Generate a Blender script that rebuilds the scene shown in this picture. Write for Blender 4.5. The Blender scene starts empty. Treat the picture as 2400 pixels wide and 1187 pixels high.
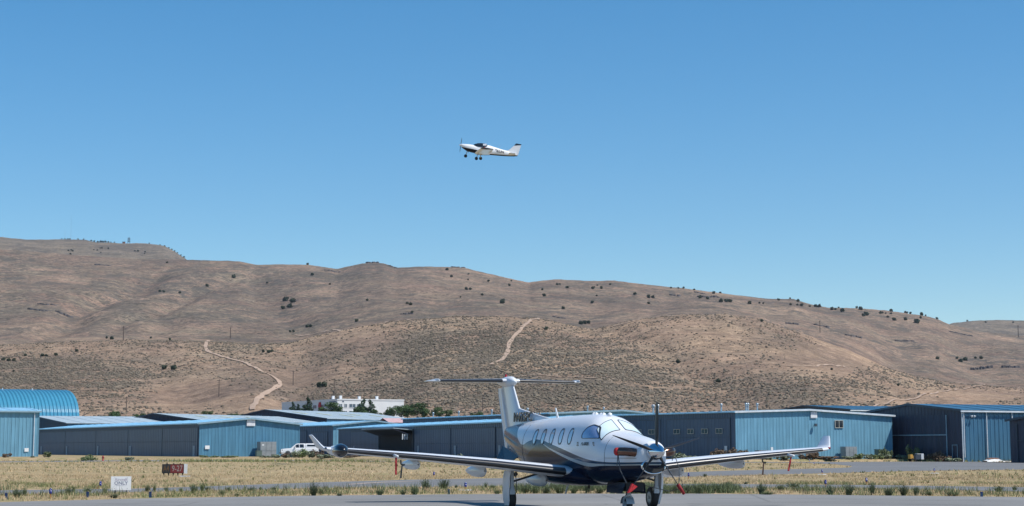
import bpy, math, random
import numpy as np
from mathutils import Vector, Matrix
R = math.radians
rnd = random.Random(7)
HAZE = 0.00003
SC = bpy.context.scene
COL = SC.collection
# ------------------------------------------------------------------ camera
F, PY, CH = 4500.0, 400.0, 1.8            # focal length in photo pixels, row of the optical axis, eye height
PHI = math.atan(650 / F)
CP, SP = math.cos(PHI), math.sin(PHI)
cam_d = bpy.data.cameras.new('camera'); cam = bpy.data.objects.new('camera', cam_d); COL.objects.link(cam)
cam.location = (0, 0, CH); cam.rotation_euler = (R(90) + PHI, 0, 0)
cam_d.sensor_width = 36; cam_d.lens = 36 * F / 2400; cam_d.shift_y = -(593.5 - PY) / 2400
cam_d.clip_start = 0.5; cam_d.clip_end = 60000
SC.camera = cam
# ------------------------------------------------------------------ light
SUN_EL, SUN_AZ = R(54), math.radians(-21)
sv = Vector((math.cos(SUN_EL) * math.cos(SUN_AZ), math.cos(SUN_EL) * math.sin(SUN_AZ), math.sin(SUN_EL)))
W = bpy.data.worlds.new('World'); SC.world = W; W.use_nodes = True
wn = W.node_tree.nodes; wl = W.node_tree.links
bg = wn['Background']; bg.inputs[1].default_value = 0.117
sky = wn.new('ShaderNodeTexSky'); sky.sky_type = 'NISHITA'; sky.sun_disc = False
sky.sun_elevation = SUN_EL; sky.sun_rotation = math.atan2(sv.x, sv.y)
sky.altitude = 1500; sky.air_density = 1.0; sky.dust_density = 0.4; sky.ozone_density = 2.2
hsv = wn.new('ShaderNodeHueSaturation'); hsv.inputs['Saturation'].default_value = 1.38; hsv.inputs['Hue'].default_value = .494
wl.new(sky.outputs[0], hsv.inputs['Color']); wl.new(hsv.outputs[0], bg.inputs[0])
sun_d = bpy.data.lights.new('sun', 'SUN'); sun_d.energy = 4.3; sun_d.angle = R(0.53); sun_d.color = (1, .955, .88)
sun = bpy.data.objects.new('sun', sun_d); COL.objects.link(sun)
sun.rotation_euler = sv.to_track_quat('Z', 'Y').to_euler(); sun.location = (40, -20, 60)
SC.view_settings.view_transform = 'Standard'; SC.view_settings.look = 'None'
SC.view_settings.exposure = 0.2; SC.view_settings.gamma = 1.0; SC.view_settings.use_curve_mapping = False
SC.cycles.max_bounces = 6; SC.cycles.transparent_max_bounces = 8

# ------------------------------------------------------------------ helpers
def ray(u, v):
    X = (u - 1200) / F; V = -(v - PY) / F
    return Vector((X, CP - V * SP, SP + V * CP))
def at(u, v, d):
    r = ray(u, v); r = r * (d / r.y); return Vector((r.x, r.y, r.z + CH))
def gnd(u, v, z=0.0):
    r = ray(u, v); r = r * ((z - CH) / r.z); return Vector((r.x, r.y, z))
def pix(x, y, z):
    z = z - CH; d = y * CP + z * SP; q = -y * SP + z * CP
    return 1200 + F * x / d, PY - F * q / d

class MB:
    def __init__(s): s.v = []; s.f = []; s.mi = []
    def quad(s, a, b, c, d, m=0):
        n = len(s.v); s.v += [tuple(a), tuple(b), tuple(c), tuple(d)]; s.f.append((n, n+1, n+2, n+3)); s.mi.append(m)
    def poly(s, pts, m=0):
        n = len(s.v); s.v += [tuple(p) for p in pts]; s.f.append(tuple(range(n, n+len(pts)))); s.mi.append(m)
    def box(s, x0, x1, y0, y1, z0, z1, m=0):
        if x0 > x1: x0, x1 = x1, x0
        if y0 > y1: y0, y1 = y1, y0
        n = len(s.v)
        s.v += [(x0,y0,z0),(x1,y0,z0),(x1,y1,z0),(x0,y1,z0),(x0,y0,z1),(x1,y0,z1),(x1,y1,z1),(x0,y1,z1)]
        for q in ((0,3,2,1),(4,5,6,7),(0,1,5,4),(1,2,6,5),(2,3,7,6),(3,0,4,7)):
            s.f.append(tuple(n+i for i in q)); s.mi.append(m)
        return s
    def prism(s, poly, off, m=0):
        """extrude a 3D polygon by vector off"""
        n = len(s.v); k = len(poly); off = Vector(off)
        s.v += [tuple(p) for p in poly] + [tuple(Vector(p) + off) for p in poly]
        s.f.append(tuple(range(n, n+k))); s.f.append(tuple(range(n+2*k-1, n+k-1, -1))); s.mi += [m, m]
        for i in range(k):
            j = (i+1) % k; s.f.append((n+i, n+k+i, n+k+j, n+j)); s.mi.append(m)
        return s
    def tube(s, p0, p1, r0, r1=None, n=8, cap=True, m=0):
        r1 = r0 if r1 is None else r1
        p0 = Vector(p0); p1 = Vector(p1); d = (p1 - p0)
        if d.length < 1e-6: return s
        d.normalize(); a = d.orthogonal().normalized(); b = d.cross(a); base = len(s.v)
        for p, r in ((p0, r0), (p1, r1)):
            for i in range(n):
                t = 2*math.pi*i/n; s.v.append(tuple(p + a*(r*math.cos(t)) + b*(r*math.sin(t))))
        for i in range(n):
            j = (i+1) % n; s.f.append((base+i, base+j, base+n+j, base+n+i)); s.mi.append(m)
        if cap:
            s.f.append(tuple(base+i for i in reversed(range(n)))); s.f.append(tuple(base+n+i for i in range(n))); s.mi += [m, m]
        return s
    def path(s, pts, r, n=6, m=0):
        for a, b in zip(pts[:-1], pts[1:]): s.tube(a, b, r, r, n, True, m)
        return s
    def grid(s, rows, closed=False, m=0, flip=False):
        base = len(s.v); k = len(rows[0])
        for r in rows: s.v += [tuple(p) for p in r]
        for i in range(len(rows)-1):
            for j in range(k if closed else k-1):
                a = base+i*k+j; b = base+i*k+(j+1) % k; c = b+k; d = a+k
                s.f.append((a, d, c, b) if flip else (a, b, c, d)); s.mi.append(m)
        return s
    def revolve(s, prof, origin=(0,0,0), axis='x', n=20, sy=1.0, sz=1.0, m=0):
        rows = []
        for (t, r) in prof:
            row = []
            for i in range(n):
                a = 2*math.pi*i/n; c1 = r*math.cos(a)*sy; c2 = r*math.sin(a)*sz
                p = {'x': (t, c1, c2), 'y': (c1, t, c2), 'z': (c1, c2, t)}[axis]
                row.append((p[0]+origin[0], p[1]+origin[1], p[2]+origin[2]))
            rows.append(row)
        s.grid(rows, True, m); return s
    def build(s, name, mats, parent=None, smooth=False, loc=None):
        me = bpy.data.meshes.new(name); me.from_pydata(s.v, [], s.f)
        if not isinstance(mats, (list, tuple)): mats = [mats]
        for mm in mats: me.materials.append(mm)
        if len(mats) > 1: me.polygons.foreach_set('material_index', s.mi)
        if smooth: me.polygons.foreach_set('use_smooth', [True]*len(me.polygons))
        me.update()
        o = bpy.data.objects.new(name, me); COL.objects.link(o)
        if parent is not None: o.parent = parent
        if loc is not None: o.location = loc
        return o
def tag(o, label=None, cat=None, group=None, kind=None):
    if label: o['label'] = label
    if cat: o['category'] = cat
    if group: o['group'] = group
    if kind: o['kind'] = kind
    return o
def empty(name, loc, rz=0.0, label=None, cat=None, group=None):
    o = bpy.data.objects.new(name, None); COL.objects.link(o); o.location = loc; o.rotation_euler = (0, 0, rz)
    o.empty_display_size = 0.3
    return tag(o, label, cat, group)
def copy_tree(o, parent=None):
    kids = list(o.children); c = o.copy(); COL.objects.link(c); c.parent = parent
    for k in kids: copy_tree(k, c)
    return c
def np_mesh(name, V, Fc, mat, smooth=True, k=4):
    me = bpy.data.meshes.new(name); n = len(V); m = len(Fc)
    me.vertices.add(n); me.vertices.foreach_set('co', np.asarray(V, np.float32).ravel())
    me.loops.add(m*k); me.loops.foreach_set('vertex_index', np.asarray(Fc, np.int32).ravel())
    me.polygons.add(m); me.polygons.foreach_set('loop_start', np.arange(0, m*k, k, dtype=np.int32))
    me.polygons.foreach_set('loop_total', np.full(m, k, np.int32))
    me.polygons.foreach_set('use_smooth', np.full(m, smooth))
    me.materials.append(mat); me.update(calc_edges=True); me.validate()
    return me
def text_mesh(s, name, mat, parent, mtx, size, shear=0.0, xs=1.0, ext=0.004, bold=0.0, align='CENTER'):
    cu = bpy.data.curves.new(name, 'FONT'); cu.body = s; cu.size = size; cu.shear = shear; cu.extrude = ext; cu.offset = bold
    cu.align_x = align; cu.align_y = 'CENTER'; cu.resolution_u = 3
    tmp = bpy.data.objects.new('tmp_text', cu); COL.objects.link(tmp)
    dg = bpy.context.evaluated_depsgraph_get(); dg.update()
    me = bpy.data.meshes.new_from_object(tmp.evaluated_get(dg)); bpy.data.objects.remove(tmp); bpy.data.curves.remove(cu)
    me.transform(mtx @ Matrix.Diagonal((xs, 1, 1, 1))); me.materials.clear(); me.materials.append(mat)
    o = bpy.data.objects.new(name, me); COL.objects.link(o); o.parent = parent
    return o
def frame(origin, ex, ey, ez):
    m = Matrix.Identity(4)
    for i, a in enumerate((ex, ey, ez)):
        for j in range(3): m[j][i] = a[j]
    for j in range(3): m[j][3] = origin[j]
    return m

# ------------------------------------------------------------------ materials
def new_mat(name):
    m = bpy.data.materials.new(name); m.use_nodes = True
    nt = m.node_tree; return m, nt, nt.nodes['Principled BSDF']
def N(nt, t, **kw):
    n = nt.nodes.new(t)
    for k, v in kw.items(): setattr(n, k, v)
    return n
def coords(nt, scale=(1,1,1)):
    tc = N(nt, 'ShaderNodeTexCoord'); mp = N(nt, 'ShaderNodeMapping'); mp.inputs['Scale'].default_value = scale
    nt.links.new(tc.outputs['Object'], mp.inputs[0]); return mp.outputs[0]
def noise(nt, vec, scale, detail=4, rough=.55):
    n = N(nt, 'ShaderNodeTexNoise'); n.inputs['Scale'].default_value = scale; n.inputs['Detail'].default_value = detail
    n.inputs['Roughness'].default_value = rough; nt.links.new(vec, n.inputs['Vector']); return n.outputs[0]
def ramp(nt, fac, stops):
    r = N(nt, 'ShaderNodeValToRGB'); e = r.color_ramp.elements
    while len(e) > 1: e.remove(e[-1])
    e[0].position = stops[0][0]; e[0].color = (*stops[0][1], 1) if len(stops[0][1]) == 3 else stops[0][1]
    for p, c in stops[1:]:
        q = e.new(p); q.color = (*c, 1)
    nt.links.new(fac, r.inputs[0]); return r.outputs[0]
def mixc(nt, fac, a, b, bt='MIX'):
    m = N(nt, 'ShaderNodeMix', data_type='RGBA', blend_type=bt)
    for sock, val in ((m.inputs[0], fac), (m.inputs[6], a), (m.inputs[7], b)):
        if isinstance(val, bpy.types.NodeSocket): nt.links.new(val, sock)
        elif isinstance(val, (int, float)): sock.default_value = val
        else: sock.default_value = (*val, 1)
    return m.outputs[2]
def g3(v): return (v, v, v)
def paint(name, col, rough=.5, metal=0.0, var=.12, scale=1.5, coat=0.0, bump=0.0, spec=.5, detail=5):
    m, nt, b = new_mat(name); vec = coords(nt)
    n = noise(nt, vec, scale, detail)
    c = ramp(nt, n, [(.3, tuple(x*(1-var) for x in col)), (.7, tuple(min(1, x*(1+var)) for x in col))])
    nt.links.new(c, b.inputs['Base Color']); b.inputs['Roughness'].default_value = rough
    b.inputs['Metallic'].default_value = metal; b.inputs['Coat Weight'].default_value = coat
    b.inputs['Coat Roughness'].default_value = .04; b.inputs['Specular IOR Level'].default_value = spec
    if bump:
        bp = N(nt, 'ShaderNodeBump'); bp.inputs['Strength'].default_value = bump; bp.inputs['Distance'].default_value = .05
        nt.links.new(n, bp.inputs['Height']); nt.links.new(bp.outputs[0], b.inputs['Normal'])
    return m
def sheet(name, col, rough=.45, streak=.17, spec=.4):
    """painted corrugated steel: faint panel to panel change and vertical weather streaks"""
    m, nt, b = new_mat(name)
    a = noise(nt, coords(nt, (1.1, 1.1, .12)), 1.6, 5); c = noise(nt, coords(nt, (.25, .25, .5)), .6, 2)
    c1 = ramp(nt, a, [(.3, tuple(x*(1-streak) for x in col)), (.7, tuple(min(1, x*(1+streak)) for x in col))])
    c2 = mixc(nt, c, tuple(.86 for _ in col), (1.1, 1.1, 1.1)); cc = mixc(nt, 1.0, c1, c2, 'MULTIPLY')
    nt.links.new(cc, b.inputs['Base Color']); b.inputs['Roughness'].default_value = rough; b.inputs['Specular IOR Level'].default_value = spec
    return m
M = {}
M['sheet_blue'] = sheet('light_blue_sheet', (.15, .33, .45))
M['sheet_blue_mid'] = sheet('mid_blue_sheet', (.085, .225, .34))
M['sheet_teal'] = sheet('deep_blue_sheet', (.05, .145, .24))
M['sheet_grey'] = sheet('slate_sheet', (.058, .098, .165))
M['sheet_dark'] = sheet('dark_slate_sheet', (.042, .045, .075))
M['roof_blue'] = sheet('roof_pale_blue', (.30, .56, .74), .35)
M['roof_grey'] = sheet('roof_weathered', (.42, .50, .54), .5, .15)
M['roof_deep'] = sheet('roof_deep_blue', (.04, .13, .22), .4)
M['arch_blue'] = sheet('arch_roof_blue', (.06, .26, .39), .3, .08)
M['trim_blue'] = paint('trim_blue', (.25, .37, .45), .5)
M['trim_dark'] = paint('trim_dark', (.055, .07, .09), .6)
M['trim_mid'] = paint('trim_slate', (.065, .09, .12), .6)
M['trim_white'] = paint('trim_white', (.62, .66, .7), .5)
M['door_grey'] = sheet('door_slate', (.06, .098, .162))
M['door_dark'] = sheet('door_dark', (.040, .045, .075))
M['pdoor'] = paint('pale_door', (.26, .32, .38), .5)
M['white'] = paint('white_paint', (.78, .79, .8), .4, var=.04)
M['white_old'] = paint('weathered_white', (.68, .69, .70), .6, var=.08)
M['office'] = paint('office_white', (.74, .74, .73), .7, var=.05, scale=.3)
M['glass_dark'] = paint('dark_glass', (.02, .025, .03), .08, var=.3, spec=.7)
M['glass_blue'] = paint('blue_glass', (.05, .09, .15), .06, var=.3, spec=.8)
M['frame_tan'] = paint('window_frame', (.5, .48, .42), .6)
M['steel'] = paint('galvanised_steel', (.42, .45, .47), .35, .6)
M['cabinet'] = paint('grey_cabinet', (.25, .275, .29), .5, var=.15)
M['cab_green'] = paint('green_cabinet', (.10, .14, .12), .5)
M['black'] = paint('black_rubber', (.018, .018, .02), .7)
M['black_gloss'] = paint('black_gloss', (.012, .012, .016), .12, coat=.6, var=.1)
M['red'] = paint('red_fabric', (.5, .02, .025), .7, var=.2, scale=12)
M['red_dark'] = paint('faded_red_fabric', (.26, .012, .016), .8, var=.25, scale=14)
M['red_hyd'] = paint('red_iron', (.35, .03, .03), .6)
M['brown'] = paint('brown_sheet', (.25, .13, .09), .7, var=.25)
M['post_blue'] = paint('blue_post_paint', (.015, .05, .13), .5)
M['lens_blue'] = paint('blue_lens', (.012, .02, .16), .2, spec=.8)
M['orange'] = paint('orange_paint', (.55, .22, .06), .6)
M['wood'] = paint('weathered_pole', (.10, .075, .06), .9, var=.3, scale=6)
M['bark'] = paint('bark', (.10, .075, .055), .9, var=.3, scale=4)
M['interior'] = paint('hangar_interior', (.03, .03, .032), .9)
M['signred'] = paint('sign_red', (.17, .02, .02), .5)
M['signblack'] = paint('sign_black', (.022, .022, .024), .5)
M['signyellow'] = paint('sign_faded_yellow', (.14, .07, .02), .6)
M['signpale'] = paint('sign_faded_white', (.30, .26, .24), .6)
M['ink'] = paint('faded_ink', (.22, .24, .32), .8)
M['ink_soft'] = paint('pale_ink', (.45, .42, .50), .8)
M['ink_black'] = paint('black_ink', (.012, .012, .016), .4)
M['skylight'] = paint('skylight_sheet', (.62, .62, .42), .5)
M['pinkroof'] = paint('pink_roof', (.55, .36, .36), .7)

def leaf_mat(name, c1, c2, scale=3.0, rough=.75):
    m, nt, b = new_mat(name); vec = coords(nt)
    n = noise(nt, vec, scale, 3); oi = N(nt, 'ShaderNodeObjectInfo')
    c = ramp(nt, n, [(.32, c1), (.68, c2)])
    k = N(nt, 'ShaderNodeMapRange'); nt.links.new(oi.outputs['Random'], k.inputs[0]); k.inputs[3].default_value = .8; k.inputs[4].default_value = 1.2
    cc = mixc(nt, 1.0, c, k.outputs[0], 'MULTIPLY')
    nt.links.new(cc, b.inputs['Base Color']); b.inputs['Roughness'].default_value = rough; b.inputs['Specular IOR Level'].default_value = .2
    return m
M['juniper'] = leaf_mat('juniper_leaf', (.035, .05, .03), (.075, .09, .055), .6)
M['leaf'] = leaf_mat('tree_leaf', (.045, .085, .03), (.10, .15, .06), .5)
M['leaf_dark'] = leaf_mat('conifer_leaf', (.025, .05, .03), (.05, .085, .045), .5)
M['sage'] = leaf_mat('sage_leaf', (.17, .20, .13), (.30, .33, .23), 2)
M['sage_green'] = leaf_mat('rabbitbrush_leaf', (.13, .17, .08), (.25, .28, .13), 2)
M['brush_brown'] = leaf_mat('dry_brush', (.11, .075, .05), (.22, .16, .11), 2)
M['weed'] = leaf_mat('weed_leaf', (.09, .12, .06), (.19, .22, .11), 4)
M['weed_dark'] = leaf_mat('dark_weed', (.06, .085, .05), (.13, .16, .09), 4)
M['scrub'] = leaf_mat('hill_scrub', (.125, .102, .075), (.20, .165, .12), .08)
M['flower'] = leaf_mat('yellow_bloom', (.4, .3, .05), (.55, .42, .08), 4)
# ------------------------------------------------------------------ ground, pavement
def ground_material():
    m, nt, b = new_mat('dry_field'); vec = coords(nt); L = nt.links
    big = noise(nt, vec, .045, 5, .6); mid = noise(nt, vec, .5, 5, .65); fine = noise(nt, vec, 4.0, 4, .7)
    base = ramp(nt, big, [(.30, (.37, .27, .155)), (.5, (.45, .33, .195)), (.72, (.51, .365, .23))])
    tuft = ramp(nt, mid, [(.38, g3(0)), (.56, g3(1))])
    c = mixc(nt, tuft, (.28, .25, .12), base)
    f = ramp(nt, fine, [(.3, g3(.62)), (.7, g3(1.18))]); c = mixc(nt, 1.0, c, f, 'MULTIPLY')
    L.new(c, b.inputs['Base Color']); b.inputs['Roughness'].default_value = .95; b.inputs['Specular IOR Level'].default_value = .1
    bp = N(nt, 'ShaderNodeBump'); bp.inputs['Strength'].default_value = .6; bp.inputs['Distance'].default_value = .12
    L.new(fine, bp.inputs['Height']); L.new(bp.outputs[0], b.inputs['Normal']); return m
M['field'] = ground_material()
def asphalt(name, col, cracks=True):
    m, nt, b = new_mat(name); vec = coords(nt); L = nt.links
    n1 = noise(nt, vec, .12, 6, .6); n2 = noise(nt, coords(nt, (.25, 1.6, 1)), .8, 4); n3 = noise(nt, vec, 22, 3, .8)
    c = ramp(nt, n1, [(.3, tuple(x*.86 for x in col)), (.7, tuple(x*1.12 for x in col))])
    c = mixc(nt, 1.0, c, ramp(nt, n2, [(.3, g3(.90)), (.7, g3(1.07))]), 'MULTIPLY')
    c = mixc(nt, 1.0, c, ramp(nt, n3, [(.25, g3(.8)), (.75, g3(1.2))]), 'MULTIPLY')
    if cracks:
        vo = N(nt, 'ShaderNodeTexVoronoi', feature='DISTANCE_TO_EDGE'); vo.inputs['Scale'].default_value = .11
        wob = N(nt, 'ShaderNodeMix', data_type='VECTOR'); nn = N(nt, 'ShaderNodeTexNoise'); nn.inputs['Scale'].default_value = .5
        L.new(vec, nn.inputs['Vector']); wob.inputs[0].default_value = .04; L.new(vec, wob.inputs[4]); L.new(nn.outputs[1], wob.inputs[5])
        L.new(wob.outputs[1], vo.inputs['Vector'])
        k = ramp(nt, vo.outputs[0], [(.0, g3(.72)), (.006, g3(1))]); c = mixc(nt, 1.0, c, k, 'MULTIPLY')
    L.new(c, b.inputs['Base Color']); b.inputs['Roughness'].default_value = .85; b.inputs['Specular IOR Level'].default_value = .25
    bp = N(nt, 'ShaderNodeBump'); bp.inputs['Strength'].default_value = .25; bp.inputs['Distance'].default_value = .01
    L.new(n3, bp.inputs['Height']); L.new(bp.outputs[0], b.inputs['Normal']); return m
M['apron'] = asphalt('apron_asphalt', (.235, .23, .222)); M['taxi'] = asphalt('taxiway_asphalt', (.185, .185, .185))
g = MB(); g.quad((-9000, -3000, 0), (9000, -3000, 0), (9000, 14000, 0), (-9000, 14000, 0))
tag(g.build('ground', M['field']), kind='structure')
PAD = .33
def pad_edge(x): return float(np.interp(x, [-30, -14, 8, 12, 29.4, 54], [287, 263, 263, 248.2, 248.2, 259.5]))
def gz(x, y): return PAD*min(1, max(0, (y-pad_edge(x))/1.2))*min(1, max(0, (55.5-x)/1.5))
g = MB(); xx = [-420, -200, -60, -30, -22, -14, 0, 8, 9, 10, 11, 12, 20, 29.4, 40, 50, 54, 55, 55.6]
g.grid([[(x, e if e > 200 else pad_edge(x)+e, (gz(x, e if e > 200 else pad_edge(x)+e))-.02) for x in xx] for e in (-.1, 1.2, 3, 8, 360, 430, 482)]); tag(g.build('hangar_terrace', M['field']), kind='structure')
def pave(name, pts, z, mat):
    g = MB(); g.poly([(p[0], p[1], z) for p in pts]); return tag(g.build(name, mat), kind='structure')
def px(*uv): return [tuple(gnd(u, v)[:2]) for u, v in uv]
# foreground apron: far edge follows the photo, near part runs past the camera
edge = px((-500, 1198), (0, 1178), (300, 1170), (700, 1163), (1000, 1160), (1300, 1158), (1640, 1158), (1960, 1161), (2400, 1166), (2900, 1175))
# gently wavering edge
E2 = []
for (a, b) in zip(edge[:-1], edge[1:]):
    for i in range(14):
        t = i/14; E2.append((a[0]+(b[0]-a[0])*t, a[1]+(b[1]-a[1])*t + rnd.uniform(-.12, .12)))
E2.append(edge[-1])
pave('apron', [(-60, -40)] + [(70, -40), (70, E2[-1][1])] + E2[::-1] + [(-60, E2[0][1])], .008, M['apron'])
# curved taxiway: left to right, then up to the hangar apron
pave('taxiway', px((-400, 1176), (0, 1160), (340, 1154), (560, 1149), (780, 1144), (1000, 1142), (1240, 1139), (1560, 1120), (1700, 1116), (1960, 1109), (2150, 1104), (2400, 1101), (2800, 1100),
                   (3000, 1090), (2400, 1085), (2300, 1083.0), (2110, 1082.6), (1980, 1083.2), (1860, 1083.2), (1860, 1084.2), (1900, 1086), (1960, 1089), (1998, 1093), (1990, 1096.5), (1900, 1099), (1700, 1104), (1560, 1109), (1200, 1121), (960, 1125), (720, 1132), (500, 1140), (340, 1145.5), (0, 1150), (-400, 1160))[::-1], .006, M['taxi'])
pave('service_road', px((1240, 1142), (1660, 1143.5), (2000, 1145), (2400, 1153), (2900, 1162), (2900, 1151), (2400, 1143), (2100, 1138.5), (1960, 1137), (1640, 1135), (1240, 1134))[::-1], .010, M['taxi'])
pave('hangar_road', px((-300, 1086), (0, 1084), (250, 1082), (470, 1081.5), (700, 1080.6), (1000, 1083), (1400, 1085), (1700, 1085.2), (1860, 1085), (1860, 1083.4), (1560, 1083.2), (1200, 1081.2), (900, 1081), (700, 1079), (470, 1078.8), (250, 1079.6), (0, 1082), (-300, 1084))[::-1], .004, M['taxi'])
M['oldpaint'] = paint('faded_marking', (.42, .33, .27), .9, var=.35, scale=2)
pave('taxiway_marking', px((818, 1136.6), (900, 1131.5), (1000, 1127.8), (1010, 1127.2), (900, 1130.3), (850, 1133.0), (814, 1135.8))[::-1], .012, M['oldpaint'])
# sandy shoulder patches round the light bases
M['seal'] = paint('crack_sealant', (.10, .10, .10), .8, var=.2)
def crack(uv):
    P = [gnd(u, v) for u, v in uv]; g = MB(); rows = []
    for k, p in enumerate(P):
        for t in ((0, .33, .66) if k < len(P)-1 else (0,)):
            q = p.lerp(P[min(k+1, len(P)-1)], t); j = rnd.uniform(-.15, .15); rows.append([(q.x, q.y+j-.035, .012), (q.x, q.y+j+.035, .012)])
    g.grid(rows); tag(g.build('sealed_crack', M['seal']), kind='structure')
crack([(-60, 1186), (60, 1181), (200, 1179.5), (330, 1183)]); crack([(340, 1176), (620, 1172), (900, 1171), (1100, 1174)]); crack([(1560, 1171), (1800, 1169), (2080, 1172), (2460, 1178)]); crack([(520, 1183), (700, 1178), (980, 1177)]); crack([(1620, 1182), (1900, 1180), (2300, 1186)])
# ------------------------------------------------------------------ hills
def hash2(ix, iy, seed):
    n = (ix.astype(np.int64)*374761393 + iy.astype(np.int64)*668265263 + seed*974711) & 0x7fffffff
    n = ((n ^ (n >> 13)) * 1274126177) & 0x7fffffff
    return ((n ^ (n >> 16)) & 0xffff) / 65535.0*2-1
def vnoise(x, y, seed=0):
    ix = np.floor(x); iy = np.floor(y); fx = x-ix; fy = y-iy; fx = fx*fx*(3-2*fx); fy = fy*fy*(3-2*fy)
    a = hash2(ix, iy, seed); b = hash2(ix+1, iy, seed); c = hash2(ix, iy+1, seed); d = hash2(ix+1, iy+1, seed)
    return (a*(1-fx)+b*fx)*(1-fy)+(c*(1-fx)+d*fx)*fy
def fbm(x, y, sc, oct=4, seed=0):
    s = 0; a = 1; t = 0
    for o in range(oct):
        s = s+a*vnoise(x/sc*2**o+o*17.3, y/sc*2**o-o*9.1, seed+o); t += a; a *= .5
    return s/t
T2 = [(-900, 830), (0, 806), (130, 800), (290, 795), (440, 796), (520, 799), (600, 806), (680, 800), (740, 785), (830, 766), (930, 750), (1050, 741), (1170, 740), (1260, 746), (1330, 760), (1385, 770), (1430, 762), (1500, 746), (1600, 737), (1700, 735), (1790, 748), (1880, 780), (1980, 815), (2070, 858), (2150, 882), (2250, 898), (2385, 908), (2600, 905), (3300, 880)]
T3 = [(-900, 560), (0, 580), (100, 588), (200, 597), (300, 603), (437, 606), (560, 610), (600, 618), (700, 617), (740, 619), (790, 627), (850, 614), (900, 615), (930, 625), (1000, 622), (1090, 626), (1150, 641), (1240, 661), (1260, 657), (1300, 653), (1400, 657), (1440, 656), (1500, 664), (1600, 674), (1700, 688), (1800, 699), (1860, 699), (1900, 712), (1940, 719), (2000, 720), (2100, 728), (2170, 738), (2200, 746), (2226, 758), (2300, 775), (2600, 800), (3300, 820)]
T4 = [(-900, 540), (0, 553), (60, 559), (120, 558.5), (200, 558), (225, 565), (300, 568), (340, 568), (385, 573), (410, 586), (437, 605), (470, 640), (600, 700), (900, 740), (1500, 790), (2100, 790), (2190, 770), (2235, 755), (2280, 750), (2340, 747.5), (2400, 750), (2500, 765), (3300, 820)]
T1 = [(-900, 930), (0, 925), (200, 930), (400, 935), (600, 905), (720, 925), (850, 930), (1000, 900), (1200, 890), (1400, 880), (1540, 905), (1700, 905), (1900, 890), (2050, 905), (2200, 930), (2400, 940), (3300, 940)]
def tab(T, u): return np.interp(u, [p[0] for p in T], [p[1] for p in T])
Y0, Y1 = 455.0, 6500.0
NY, NU = 300, 760
ys = Y0*(Y1/Y0)**np.linspace(0, 1, NY)
us = np.linspace(-900, 3300, NU)
KY = [455, 560, 700, 950, 1380, 1480, 1750, 2900, 3150, 3700, 4900, 5500, 6500]
def angle_rows(u):
    v1, v2, v3, v4 = tab(T1, u), tab(T2, u), tab(T3, u), tab(T4, u)
    return [1048+0*u, 1034+0*u, 1000+0*u-8*np.sin(u/260), v1, v2, v2+5, v2*.9+v3*.1+3, v3, v3+12, v3*.5+np.maximum(v3, v4)*.5+20, v4, v4+30, v4+90]
UU, YY = np.meshgrid(us, ys)
rows = np.stack(angle_rows(us))                      # K x NU
lk = np.log(np.array(KY)); ly = np.log(ys)
VV = np.empty_like(UU)
for j in range(NU): VV[:, j] = np.interp(ly, lk, rows[:, j])
# soften along the depth, but keep the crests
ker = np.array([1, 2, 3, 2, 1.]); ker /= ker.sum()
VS = VV.copy()
for _ in range(2):
    P = np.pad(VS, ((2, 2), (0, 0)), 'edge'); VS = sum(ker[k]*P[k:k+NY] for k in range(5))
XX = (UU-1200)/F*YY*1.0
def far_amp(y): return np.clip((y-480)/500, 0, 1)
n1 = fbm(XX, YY, 420, 4, 3); n2 = 1-np.abs(fbm(XX+YY*.35, YY*.55-XX*.1, 190, 4, 11))*2; n3 = fbm(XX, YY, 40, 3, 21)
dv = (n1*11*np.clip(1-np.exp(-((YY-1380)/250)**2)-.9*np.exp(-((YY-2900)/500)**2)-.9*np.exp(-((YY-4900)/500)**2), 0, 1)
      + n2*9*np.clip(1-.7*np.exp(-((YY-1380)/200)**2)-.85*np.exp(-((YY-2900)/400)**2)-.85*np.exp(-((YY-4900)/500)**2), .12, 1)*(YY > 600) + n3*1.3)*far_amp(YY)
def trough(uc, w_, dep, ya, yb):
    m = np.clip((YY-ya)/80, 0, 1)*np.clip((yb-YY)/120, 0, 1); return dep*m*np.exp(-((UU-uc)/w_)**2)
wob = 18*np.sin(YY/90.0)+10*np.sin(YY/37.0)
dv += trough(30+(YY-1500)*.30+wob, 42, 19, 1500, 2750)+trough(180+(YY-1500)*.33-wob, 26, 9, 1700, 2700)+trough(330+(YY-1500)*.12+wob, 40, 9, 1550, 2600)+trough(740-(YY-1500)*.14+wob, 50, 10, 1500, 2700)
dv += trough(1020+(YY-1500)*.05+wob, 60, 8, 1550, 2700)+trough(1480+(YY-1500)*.10-wob, 55, 10, 1500, 2700)+trough(1850-(YY-1500)*.06+wob, 60, 9, 1500, 2600)+trough(2120-(YY-1500)*.02-wob, 45, 10, 1500, 2600)+trough(2330-(YY-1500)*.08+wob, 50, 10, 1500, 2600)
dv += trough(700+wob*.6, 62, 15, 720, 1400)+trough(1390+(1380-YY)*.72+wob*.6, 48, 15, 760, 1420)+trough(240+(1380-YY)*.5+wob*.6, 60, 9, 700, 1350)+trough(1000-(1380-YY)*.2-wob, 40, 7, 700, 1300)+trough(1900+(1380-YY)*.5-wob, 50, 9, 700, 1350)+trough(2200-(1380-YY)*.3+wob, 60, 8, 700, 1350)
VF = VS + dv
ZZ = CH + YY*np.tan(PHI+np.arctan((PY-VF)/F))
ZZ += fbm(XX, YY, 14, 3, 31)*1.1*far_amp(YY)
ZZ[0, :] = -1.0
UQ = 1200+F*XX/(YY*CP+(ZZ-CH)*SP)                     # real photo column; correct x once
XX = XX + (UU-UQ)/F*YY
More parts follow.
